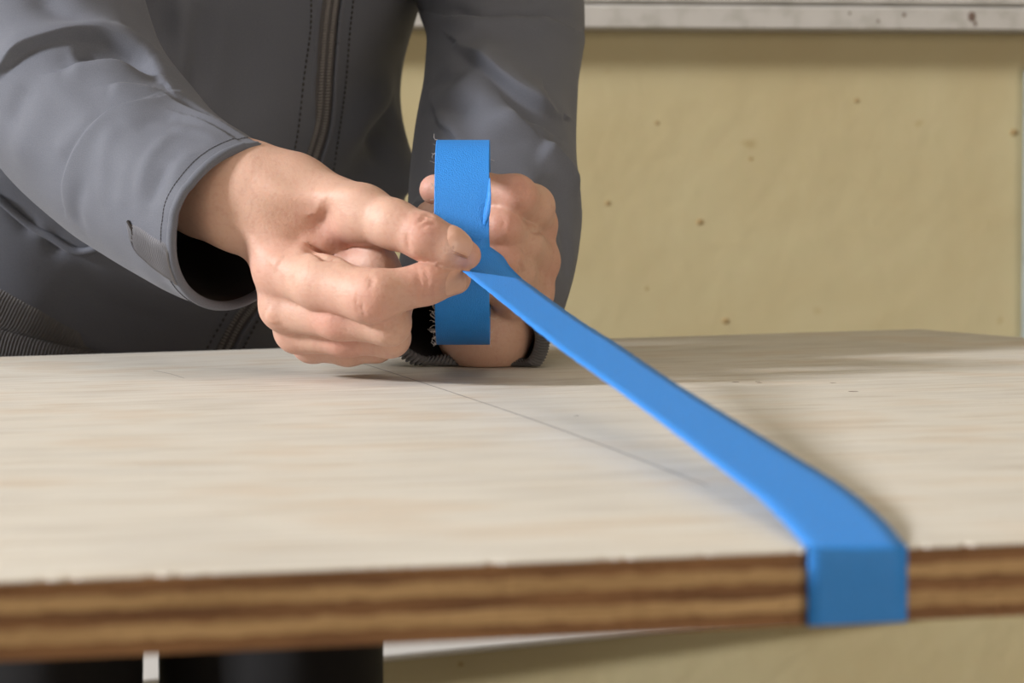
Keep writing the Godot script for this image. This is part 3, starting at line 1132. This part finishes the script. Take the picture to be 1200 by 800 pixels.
	for s in [-1.0, 1.0]:
		H.cap(hc + hf * 0.084 + hu * 0.022 + hs * s * 0.018, hc + hf * 0.072 + hu * 0.024 + hs * s * 0.045, 0.010, 0.010, 0.008)
		H.cap(hc + hf * 0.088 + hu * 0.004 + hs * s * 0.031, hc + hf * 0.092 + hu * 0.004 + hs * s * 0.031, 0.012, 0.010, 0.004, true)
		H.cap(hc + hf * 0.076 + hu * 0.004 + hs * s * 0.031, hc + hf * 0.077 + hu * 0.004 + hs * s * 0.031, 0.012, 0.012, 0.002)
		H.cap(hc - hf * 0.005 + hu * 0.02 + hs * s * 0.082, hc - hf * 0.004 - hu * 0.025 + hs * s * 0.078, 0.013, 0.009, 0.005)
	H.nets(v, idx)
	# creases, then colour: redder where blood shows (knuckles, tips), yellower on the wrist
	var nm := normals_of(v, idx)
	var hot := [[imcp, 0.016], [mmcp, 0.012], [rmcp, 0.012], [at(436, 355, 1.228), 0.012], [at(546, 297, 1.2425), 0.012], [at(533, 326, 1.2445), 0.010], [at(497, 270, 1.232), 0.011], [at(440, 303, 1.275), 0.012], [at(385, 285, 1.27), 0.018],
		[lim, 0.016], [lmm, 0.016], [at(500, 330, 1.232), 0.012], [at(385, 375, 1.245), 0.014], [at(400, 400, 1.26), 0.014], [at(607, 225, 1.325), 0.012], [at(588, 265, 1.32), 0.012], [at(588, 300, 1.32), 0.012], [at(505, 222, 1.34), 0.010]]
	var col := PackedColorArray()
	col.resize(v.size())
	var base := Color(0.565, 0.36, 0.272)
	var red := Color(0.535, 0.265, 0.205)
	var b0 := v.size()
	for i in v.size():
		if i < l0: v[i] += nm[i] * pushed(v[i], sr)
		elif v[i].x < 0.05 and v[i].z > -1.48 and v[i].y > TOP - 0.01: 
			v[i] += nm[i] * pushed(v[i], sl)
			v[i].y = maxf(v[i].y, TOP + 0.0003)
		var h := 0.0
		for q in hot:
			var d2: float = v[i].distance_squared_to(q[0]) / (q[1] * q[1])
			if d2 < 6.0: h = maxf(h, exp(-d2))
		col[i] = base.lerp(red, h * 0.75)
	var o := obj("body", mesh_of(v, idx, PackedVector2Array(), col), M.skin, root)
	o.position = -root.position
	o.set_meta("label", "bare hands and wrists")
	# nails
	nail(root, R, 539, 283, (at(547, 297, 1.2425) - at(505, 279, 1.240)).normalized(), 0.0130, 0.0048, Vector3(0.05, 0.95, 0.16), 1.20, 1.30, Vector3(0, 0.001, -0.0028))
	nail(root, R, 534, 334, (at(534, 326, 1.2445) - at(500, 332, 1.240)).normalized(), 0.0105, 0.0047, Vector3(0.15, -0.62, 0.77), 1.20, 1.30)
	# hair cap
	var C := Field.new(hc - Vector3.ONE * 0.17, hc + Vector3.ONE * 0.16, 0.006)
	C.cap(hc - hf * 0.036 + hu * 0.037, hc + hf * 0.006 + hu * 0.042, 0.085, 0.080, 0.01)
	C.cap(hc - hf * 0.055 - hu * 0.01, hc - hf * 0.05 - hu * 0.06, 0.06, 0.045, 0.03)
	var cv := PackedVector3Array()
	var ci := PackedInt32Array()
	C.nets(cv, ci)
	var tuft := noise(FastNoiseLite.TYPE_SIMPLEX, 40.0, 3, 3)
	var cn := normals_of(cv, ci)
	for i in cv.size(): cv[i] += cn[i] * tuft.get_noise_3dv(cv[i]) * 0.004
	obj("hair", mesh_of(cv, ci), M.hair, root).position = -root.position

# a nail plate laid on a finger: centre, direction of the finger, length, half-width, facing roughly 'out'
func nail(root: Node3D, fd: Field, px: float, py: float, dir: Vector3, len_: float, hw: float, out: Vector3, d0: float, d1: float, shift := Vector3.ZERO) -> void:
	var c := meet(fd, px, py, d0, d1)
	if c == Vector3.INF: return
	out = (out - dir * out.dot(dir)).normalized()
	c += shift
	var side := dir.cross(out)
	var v := PackedVector3Array()
	var idx := PackedInt32Array()
	var n := 14
	for s in 2:
		for i in n + 1:
			var t := float(i) / n * 2.0 - 1.0
			for j in n + 1:
				var u := float(j) / n * 2.0 - 1.0
				# a rounded rectangle
				var k := 1.0 - 0.22 * t * t * u * u
				var r := c + dir * t * len_ * 0.5 * k + side * u * hw * k
				var h := 0.005
				while h > -0.0050 and fd.value(r + out * h) > 0.0: h -= 0.0002
				var edge := maxf(absf(t), absf(u))
				v.append(r + out * (h + (0.0008 - 0.0006 * pow(edge, 6.0) if s == 0 else -0.0008)))
	var w := n + 1
	for s in 2:
		for i in n:
			for j in n:
				var k := s * w * w + i * w + j
				idx.append_array(PackedInt32Array([k, k + w, k + 1, k + 1, k + w, k + w + 1]) if s == 0 else PackedInt32Array([k, k + 1, k + w, k + 1, k + w + 1, k + w]))
	var f := (v[1] - v[0]).cross(v[w] - v[0])
	if f.dot(out) < 0.0: idx.reverse()
	obj("fingernail", mesh_of(v, idx), M.nail, root).position = -root.position

func jacket(root: Node3D) -> void:
	var off := -root.position
	var F := Vector3(0.77, 0, 0.64)
	var rows := [
		[at(55, 455, 1.675), 0.160, 0.122, F], [at(85, 380, 1.66), 0.162, 0.124, F], [at(110, 300, 1.65), 0.160, 0.122, F], [at(160, 150, 1.62), 0.158, 0.120, F],
		[at(183, 0, 1.60), 0.162, 0.122, F], [at(215, -150, 1.575), 0.172, 0.122, F], [at(240, -290, 1.55), 0.176, 0.112, F], [at(262, -390, 1.53), 0.125, 0.090, F], [at(278, -450, 1.515), 0.064, 0.064, F], [at(284, -510, 1.50), 0.060, 0.060, F]]
	var tb := tube(rows, 300, 360)
	var wav := noise(FastNoiseLite.TYPE_SIMPLEX_SMOOTH, 1.0, 51, 2)
	displace(tb, folds(tb, [
		[[[95, 240], [150, 300], [215, 335], [260, 345]], 0.008, 0.016],
		[[[60, 320], [130, 360], [200, 380]], -0.004, 0.014],
		[[[400, 185], [420, 130], [470, 105]], 0.006, 0.010],
		[[[425, 190], [440, 150], [472, 135]], -0.008, 0.012],
		[[[430, 225], [450, 210], [475, 200]], 0.005, 0.008],
		[[[436, 140], [440, 200], [432, 260], [425, 320]], 0.020, 0.034],
		[[[214, -20], [213, 20], [211, 60], [209, 110]], 0.006, 0.007],
		[[[170, 40], [180, 80], [200, 125]], 0.005, 0.010],
		[[[236, -10], [234, 60], [230, 130]], -0.004, 0.008],
		[[[285, 0], [280, 90], [270, 150]], -0.004, 0.014],
		[[[0, 238], [30, 262], [60, 284], [95, 297], [118, 292]], -0.003, 0.004],
	]), wav, 0.0030, 1.0, 4.0)
	var jm := obj("jacket", tube_mesh(tb), M.cloth, root)
	jm.position = off
	var bk := buckets(tb)
	# pocket welt
	var welt := []
	for q in [[2, 238], [30, 258], [60, 280], [92, 296], [116, 292], [122, 288]]:
		welt.append(pick(tb, bk, q[0], q[1]) + Vector3(0, 0, 0.0015))
	obj("pocket_welt", wire(smooth_line(welt, 40), 0.0022, 8), M.cloth, jm)
	# zip: two rows of teeth on a tape between two stitched plackets
	zipper(jm, tb, bk, [[391, -30], [387, 20], [381, 80], [374, 140], [364, 196], [352, 250]], [[[362, -30], [360, 30], [356, 90], [351, 150], [343, 215]], [[414, -30], [410, 40], [404, 100], [397, 160], [388, 220]]])
	zipper(jm, tb, bk, [[300, 345], [280, 375], [262, 408], [250, 440]], [[[318, 345], [300, 375], [284, 408], [274, 435]], [[280, 345], [262, 375], [244, 408], [232, 440]]])
	# ribbed hem: a knit band laid round the foot of the jacket, its upper edge rising to the wearer's right
	var edge := uv_line(tb, bk, [[-150, 285], [-70, 308], [0, 340], [45, 364], [90, 391], [130, 415], [170, 438]])
	edge.sort_custom(func(a, b): return a.x < b.x)
	var na := 3120
	var nt := 26
	var v := PackedVector3Array()
	var idx := PackedInt32Array()
	for a in na + 1:
		var u := float(a % na) / na
		var top: float = edge[0].y if u < edge[0].x else edge[-1].y
		for k in edge.size() - 1:
			if u >= edge[k].x and u <= edge[k + 1].x:
				top = lerpf(edge[k].y, edge[k + 1].y, (u - edge[k].x) / maxf(edge[k + 1].x - edge[k].x, 1e-6))
		if u < 0.5: top = lerpf(edge[-1].y, edge[0].y, u / 0.5)
		elif u < edge[0].x: top = edge[0].y
		elif u > edge[-1].x: top = edge[-1].y
		for i in nt + 1:
			var q := Vector2(u, clampf(top - 0.14 * i / nt, 0.0, 1.0))
			var p := on_tube(tb, q)
			var c: Vector3 = spline([rows[0][0], rows[1][0], rows[2][0], rows[3][0], rows[4][0]], q.y * 9.0 / 4.0)
			var o := (p - c).normalized()
			v.append(p + o * ((0.0026 + 0.0006 * sin(u * TAU * 520.0)) if i > 0 else 0.0002))
	for a in na:
		for i in nt:
			var k := a * (nt + 1) + i
			idx.append_array(PackedInt32Array([k, k + 1, k + nt + 1, k + 1, k + nt + 2, k + nt + 1]))
	var hm := mesh_of(v, idx)
	obj("ribbed_hem", hm, M.rib, jm)
	right_sleeve(jm)
	left_sleeve(jm)

func zipper(jm: Node3D, tb: Dictionary, bk: Dictionary, px: Array, seams: Array) -> void:
	var line := []
	for q in px:
		line.append(pick(tb, bk, q[0], q[1]))
	var n := 90
	var mid := smooth_line(line, n)
	var teeth := SurfaceTool.new()
	teeth.begin(Mesh.PRIMITIVE_TRIANGLES)
	var thread := SurfaceTool.new()
	thread.begin(Mesh.PRIMITIVE_TRIANGLES)
	var total := 0.0
	for i in n: total += mid[i].distance_to(mid[i + 1])
	var nrm := Vector3(0.60, 0, 0.80)
	var tooth := bevel_box(Vector3(0.0024, 0.0009, 0.0014), 0.0002)
	var dash := bevel_box(Vector3(0.0008, 0.0018, 0.0008), 0.00015)
	var count := int(total / 0.0015)
	for k in count:
		var p: Vector3 = spline(mid, (k + 0.5) / count)
		var d: Vector3 = (spline(mid, minf(1.0, (k + 1.5) / count)) - spline(mid, maxf(0.0, (k - 0.5) / count))).normalized()
		var s := d.cross(nrm).normalized()
		var o := s.cross(d).normalized()
		if o.dot(nrm) < 0: o = -o
		for e in [-1.0, 1.0]:
			teeth.append_from(tooth, 0, Transform3D(Basis(s, d, o), p + s * e * 0.0023 + o * 0.0016 + d * e * 0.0004))
	for seam in seams:
		var sl := []
		for q in seam: sl.append(pick(tb, bk, q[0], q[1]))
		var length := 0.0
		for i in sl.size() - 1: length += sl[i].distance_to(sl[i + 1])
		var m := int(length / 0.0030)
		for k in m:
			var p: Vector3 = spline(sl, (k + 0.5) / m)
			var d: Vector3 = (spline(sl, minf(1.0, (k + 1.5) / m)) - spline(sl, maxf(0.0, (k - 0.5) / m))).normalized()
			var s := d.cross(nrm).normalized()
			var o := s.cross(d).normalized()
			if o.dot(nrm) < 0: o = -o
			thread.append_from(dash, 0, Transform3D(Basis(s, d, o), p + o * 0.0006))
	var l := []
	var r := []
	var pl := []
	for i in n + 1:
		var d: Vector3 = (mid[mini(i + 1, n)] - mid[maxi(i - 1, 0)]).normalized()
		var s := d.cross(nrm).normalized()
		if s.x < 0.0: s = -s
		var o := Vector3(0.5, 0, 0.86)
		l.append(mid[i] - s * 0.0055 + o * 0.0006)
		r.append(mid[i] + s * 0.0055 + o * 0.0006)
		pl.append([mid[i] - s * 0.0075 + o * 0.0009, mid[i] + s * 0.0075 + o * 0.0009])
	var z := obj("zipper", ribbon(l, r, 4, 0.0006) if (r[0] - l[0]).cross(l[1] - l[0]).z > 0.0 else ribbon(r, l, 4, 0.0006), M.zip_tape, jm)
	z.set_meta("label", "dark zip tape with fine teeth")
	var tt := obj("zipper_teeth", teeth.commit(), M.zip, jm)
	tt.set_meta("kind", "stuff")
	var th := obj("placket_stitching", thread.commit(), M.thread, jm)
	th.set_meta("kind", "stuff")
	for e in 2:
		var pts := []
		for q in pl: pts.append(q[e])
		obj("placket_edge", wire(pts, 0.0012, 8), M.cloth, jm)

func right_sleeve(jm: Node3D) -> void:
	var f := Vector3(0.1, 0.45, 0.9)
	var rows := [
		[at(150, -300, 1.50), 0.050, 0.055, f], [at(60, -310, 1.455), 0.062, 0.062, f], [at(12, -270, 1.43), 0.060, 0.060, f], [at(10, -190, 1.43), 0.054, 0.056, f], [at(30, -60, 1.42), 0.052, 0.054, f], [at(52, 40, 1.402), 0.051, 0.052, f],
		[at(92, 122, 1.378), 0.0480, 0.048, f], [at(150, 185, 1.347), 0.0435, 0.044, f], [at(205, 228, 1.318), 0.0405, 0.041, f], [at(250, 253, 1.297), 0.0390, 0.039, f], [at(279, 266, 1.285), 0.0385, 0.038, f]]
	var tb := tube(rows, 500, 300)
	var n := noise(FastNoiseLite.TYPE_SIMPLEX_SMOOTH, 1.0, 61, 2)
	displace(tb, folds(tb, [
		[[[-20, 98], [0, 80], [27, 54], [60, 43], [108, 40], [145, 49], [175, 70], [196, 94]], 0.0070, 0.011, 1],
		[[[80, 60], [110, 57], [150, 65], [185, 84]], -0.0080, 0.0075],
		[[[70, 82], [100, 75], [140, 74], [188, 86]], 0.0040, 0.007, -1],
		[[[120, 98], [155, 98], [200, 102]], 0.0022, 0.006, -1],
		[[[40, -20], [58, 2], [80, 22], [120, 30]], -0.0030, 0.007],
		[[[72, 245], [75, 205], [95, 165], [130, 131], [165, 114], [206, 107]], 0.0020, 0.007, -1],
		[[[120, 250], [117, 205], [122, 165], [140, 140]], 0.0012, 0.005],
		[[[142, 255], [140, 215], [150, 180]], 0.0009, 0.005],
		[[[200, 112], [235, 132], [262, 144], [305, 163]], 0.0024, 0.0045, -1],
		[[[205, 128], [245, 147], [282, 163]], 0.0018, 0.0035, -1],
		[[[195, 146], [232, 152], [262, 166]], 0.0012, 0.0035],
		[[[150, 152], [185, 134], [215, 134]], -0.0012, 0.0050],
		[[[20, 200], [30, 150], [60, 108]], 0.0016, 0.010],
		[[[160, 240], [166, 205], [184, 172], [205, 152]], 0.0016, 0.0045],
		[[[186, 262], [194, 225], [212, 190], [236, 168]], 0.0017, 0.0050],
		[[[172, 250], [180, 215], [198, 180]], -0.0013, 0.0040],
		[[[212, 280], [216, 245], [228, 212]], 0.0013, 0.0045],
		[[[90, 270], [88, 240], [96, 205]], -0.0014, 0.0050],
		[[[60, 190], [80, 160], [118, 128]], 0.0016, 0.0060],
		[[[10, 150], [18, 120], [40, 92]], -0.0020, 0.0070],
		[[[205, 108], [230, 122], [250, 136]], -0.0020, 0.0030],
	]), n, 0.0016, 1.0, 5.0, 0.12)
	var s := obj("sleeve", tube_mesh(tb), M.cloth, jm)
	s.set_meta("label", "lit sleeve of the outstretched right arm")
	cuff(s, tb, M.cloth, 0.0022)
	var bk := buckets(tb)
	# a row of stitches just behind the cuff's edge
	var st := SurfaceTool.new()
	st.begin(Mesh.PRIMITIVE_TRIANGLES)
	var dash := bevel_box(Vector3(0.0004, 0.0004, 0.0013), 0.0001)
	var na: int = tb.na
	var row: int = tb.nt - 16
	for j in range(0, na, 2):
		var p: Vector3 = tb.v[row * (na + 1) + j]
		var q: Vector3 = tb.v[row * (na + 1) + (j + 1)]
		var o: Vector3 = (p - rows[-1][0]).normalized()
		var d := (q - p).normalized()
		st.append_from(dash, 0, Transform3D(Basis(o.cross(d).normalized(), d.cross(o.cross(d)).normalized(), d), (p + q) / 2.0 + o * 0.0002))
	obj("cuff_stitching", st.commit(), M.thread_pale, s).set_meta("kind", "stuff")
	# ribbed gusset let into the underside of the cuff
	var top := uv_line(tb, bk, [[149, 262], [170, 274], [200, 296], [233, 322]])
	var bot := uv_line(tb, bk, [[157, 297], [180, 319], [210, 338], [238, 358]])
	var gv := PackedVector3Array()
	var gi := PackedInt32Array()
	for i in 161:
		var ta: Vector2 = spline(top, i / 160.0)
		var tc: Vector2 = spline(bot, i / 160.0)
		for j in 9:
			var q := ta.lerp(tc, j / 8.0)
			var p := on_tube(tb, q)
			var nn := (on_tube(tb, q + Vector2(0.004, 0)) - p).cross(on_tube(tb, q + Vector2(0, 0.004)) - p).normalized()
			if nn.dot(EYE - p) < 0.0: nn = -nn
			gv.append(p + nn * (0.0009 + 0.0004 * sin(i * PI * 0.5) if j > 0 and j < 8 and i > 0 and i < 160 else -0.0004))
	for i in 160:
		for j in 8:
			var k := i * 9 + j
			gi.append_array(PackedInt32Array([k, k + 9, k + 1, k + 1, k + 9, k + 10]))
	var gm := mesh_of(gv, gi)
	if (gm.surface_get_arrays(0)[Mesh.ARRAY_NORMAL][700] as Vector3).dot(EYE - gv[700]) < 0.0:
		gi.reverse()
		gm = mesh_of(gv, gi)
	obj("ribbed_gusset", gm, M.rib_pale, s)
	var slit := []
	for q in [[148, 261], [151, 274], [154, 286], [159, 298], [168, 308]]: slit.append(pick(tb, bk, q[0], q[1]) + Vector3(0, 0, 0.001))
	obj("gusset_seam", wire(smooth_line(slit, 16), 0.0007, 8), M.lining, s)

# the rolled rim and the dark inside of a sleeve's end
func cuff(s: Node3D, tb: Dictionary, rim_mat: Material, r: float) -> void:
	var na: int = tb.na
	var nt: int = tb.nt
	var pts := []
	var mid := Vector3.ZERO
	for j in na:
		pts.append(tb.v[nt * (na + 1) + j])
		mid += pts[-1]
	mid /= na
	var prev := Vector3.ZERO
	for j in na: prev += tb.v[(nt - 8) * (na + 1) + j]
	prev /= na
	var axis := (mid - prev).normalized()
	var v := PackedVector3Array()
	var idx := PackedInt32Array()
	var k := 10
	for j in na:
		var p: Vector3 = pts[j]
		var o := (p - mid - axis * (p - mid).dot(axis)).normalized()
		for i in k:
			var th := TAU * i / k
			v.append(p - o * r * 0.8 + o * cos(th) * r + axis * sin(th) * r)
	for j in na:
		for i in k:
			var a := j * k + i
			var b := j * k + (i + 1) % k
			var c := ((j + 1) % na) * k + i
			var d := ((j + 1) % na) * k + (i + 1) % k
			idx.append_array(PackedInt32Array([a, b, c, b, d, c]))
	obj("cuff_rim", mesh_of(v, idx), rim_mat, s)
	v = PackedVector3Array()
	idx = PackedInt32Array()
	var deep := 120
	for i in deep:
		var row := nt - i
		for j in na:
			var p: Vector3 = tb.v[row * (na + 1) + j]
			var o: Vector3 = (p - mid)
			o = (o - axis * o.dot(axis)).normalized()
			v.append(p - o * 0.0035)
	for i in deep - 1:
		for j in na:
			var a := i * na + j
			var b := i * na + (j + 1) % na
			idx.append_array(PackedInt32Array([a, a + na, b, b, a + na, b + na]))
	obj("cuff_lining", mesh_of(v, idx), M.lining, s)

func left_sleeve(jm: Node3D) -> void:
	var f := Vector3(0.0, 0.25, 0.97)
	var rows := [
		[at(330, -300, 1.58), 0.050, 0.055, f], [at(430, -310, 1.64), 0.062, 0.062, f], [at(495, -270, 1.668), 0.060, 0.060, f], [at(535, -150, 1.635), 0.054, 0.056, f], [at(578, -40, 1.60), 0.047, 0.050, f], [at(593, 30, 1.565), 0.0425, 0.046, f],
		[at(587, 100, 1.528), 0.0410, 0.043, f], [at(580, 180, 1.485), 0.0420, 0.043, f], [at(578, 260, 1.440), 0.0435, 0.040, f], [at(566, 330, 1.402), 0.0415, 0.031, f], [at(549, 370, 1.380), 0.0388, 0.0245, f], [at(543, 386, 1.364), 0.0376, 0.0216, f]]
	var tb := tube(rows, 500, 280, 0.0, 1.0, 2.3)
	var n := noise(FastNoiseLite.TYPE_SIMPLEX_SMOOTH, 1.0, 71, 2)
	displace(tb, folds(tb, [
		[[[490, 16], [545, 20], [600, 22], [640, 21], [705, 20]], 0.0040, 0.008, -1],
		[[[490, 12], [545, 13], [600, 15], [640, 13], [705, 12]], -0.0030, 0.0040],
		[[[538, 48], [552, 66], [575, 88], [608, 111], [636, 128], [654, 137]], 0.0085, 0.016, 1],
		[[[530, 80], [556, 102], [585, 138], [596, 170]], 0.0060, 0.012],
		[[[500, 95], [522, 92], [548, 100]], -0.0022, 0.0060],
		[[[497, 128], [530, 126], [560, 132]], -0.0022, 0.0060],
		[[[594, 130], [606, 144], [626, 152], [650, 158]], 0.0050, 0.0080, -1],
		[[[498, 110], [510, 138], [528, 160], [545, 180]], 0.0026, 0.0060, 1],
		[[[630, 165], [652, 176], [668, 200], [680, 235]], 0.0055, 0.0100, -1],
		[[[640, 200], [658, 232], [668, 275]], -0.0025, 0.0070],
		[[[655, 255], [666, 290], [664, 335]], -0.0025, 0.0060],
		[[[476, 245], [498, 236], [520, 240]], 0.0030, 0.0060, 1],
	]), n, 0.0016, 1.0, 5.0, 0.12)
	for i in tb.v.size(): tb.v[i].y = maxf(tb.v[i].y, TOP + 0.003)
	var s := obj("sleeve", tube_mesh(tb), M.cloth, jm)
	s.set_meta("label", "shaded sleeve of the left arm resting on the board")
	# ribbed knit band round the cuff
	var v := PackedVector3Array()
	var idx := PackedInt32Array()
	var na := 840
	var ring := tube(rows, 20, na, 0.963, 1.0, 2.3)
	var nm := normals_of(ring.v, ring.idx, ring.twin)
	for i in ring.v.size():
		ring.v[i] += nm[i] * (0.0022 + 0.0007 * sin(ring.uv[i].x * TAU * 105.0))
		ring.v[i].y = maxf(ring.v[i].y, TOP + 0.0008 + 0.0004 * sin(ring.uv[i].x * TAU * 105.0))
	for i in 21: ring.v[i * (na + 1) + na] = ring.v[i * (na + 1)]
	obj("ribbed_cuff", tube_mesh(ring), M.rib, s)
	var end := {"v": ring.v, "na": na, "nt": 20}
	var mid: Vector3 = rows[-1][0]
	var axis: Vector3 = (rows[-1][0] - rows[-2][0]).normalized()
	for j in na:
		var p: Vector3 = ring.v[20 * (na + 1) + j]
		var o := (p - mid - axis * (p - mid).dot(axis)).normalized()
		for i in 8:
			var th := TAU * i / 8
			var r := 0.0031 + 0.0006 * sin(TAU * j / na * 105.0)
			v.append(p - o * 0.0027 + o * cos(th) * r + axis * sin(th) * r)
			v[-1].y = maxf(v[-1].y, TOP + 0.0006)
	for j in na:
		for i in 8:
			var a := j * 8 + i
			var b := j * 8 + (i + 1) % 8
			var c := ((j + 1) % na) * 8 + i
			var d := ((j + 1) % na) * 8 + (i + 1) % 8
			idx.append_array(PackedInt32Array([a, b, c, b, d, c]))
	obj("cuff_rim", mesh_of(v, idx), M.rib, s)
	var inner := tube(rows, 30, 200, 0.84, 1.0, 2.3)
	var im := normals_of(inner.v, inner.idx, inner.twin)
	for i in inner.v.size():
		inner.v[i] -= im[i] * 0.0025
		inner.v[i].y = maxf(inner.v[i].y, TOP + 0.0042)
	inner.idx.reverse()
	obj("cuff_lining", tube_mesh(inner), M.lining, s)

func legs(root: Node3D) -> void:
	var off := -root.position
	var f := Vector3(0.4, 0, 0.9)
	var pelvis := at(30, 520, 1.695)
	var hip := tube([[pelvis + Vector3(0.01, 0.08, 0), 0.150, 0.112, Vector3(0.77, 0, 0.64)], [pelvis + Vector3(0, 0, 0), 0.150, 0.112, Vector3(0.6, 0, 0.75)], [pelvis + Vector3(0.01, -0.04, 0.0), 0.150, 0.110, f], [pelvis + Vector3(0.015, -0.075, 0.0), 0.135, 0.10, f]], 40, 80)
	var tr := obj("trousers", tube_mesh(hip), M.trousers, root)
	tr.position = off
	var n := noise(FastNoiseLite.TYPE_SIMPLEX_SMOOTH, 1.0, 81, 3)
	for x in [Vector3(-0.2745, 0, 0.02), Vector3(-0.1395, 0, -0.01)]:
		var r := 0.062
		var z: float = -1.66 + x.z
		var tb := tube([[Vector3(x.x, 0.85, z), r, 0.075, f], [Vector3(x.x, 0.70, z), r + 0.001, 0.078, f], [Vector3(x.x, 0.45, z), 0.06, 0.065, f], [Vector3(x.x, 0.25, z - 0.015), 0.058, 0.063, f], [Vector3(x.x, 0.07, z - 0.03), 0.058, 0.06, f]], 80, 80)
		displace(tb, [], n, 0.0015, 1.3, 9.0)
		obj("trouser_leg", tube_mesh(tb), M.trousers, tr)
		# shoe
		var S := Field.new(Vector3(x.x - 0.08, -0.005, z - 0.12), Vector3(x.x + 0.14, 0.14, z + 0.22), 0.006)
		var fwd := Vector3(0.35, 0, 0.94).normalized()
		var heel := Vector3(x.x, 0.038, z - 0.05)
		S.cap(heel, heel + fwd * 0.19, 0.036, 0.034, 0.01)
		S.cap(heel + Vector3.UP * 0.04, heel + fwd * 0.06 + Vector3.UP * 0.05, 0.036, 0.036, 0.02)
		S.cap(heel + Vector3.UP * 0.04 + fwd * 0.04, heel + fwd * 0.17, 0.035, 0.032, 0.02)
		var v := PackedVector3Array()
		var idx := PackedInt32Array()
		S.nets(v, idx)
		for i in v.size(): v[i].y = maxf(v[i].y, 0.001)
		obj("shoe", mesh_of(v, idx), shade(Color(0.09, 0.085, 0.08), 0.5), tr)
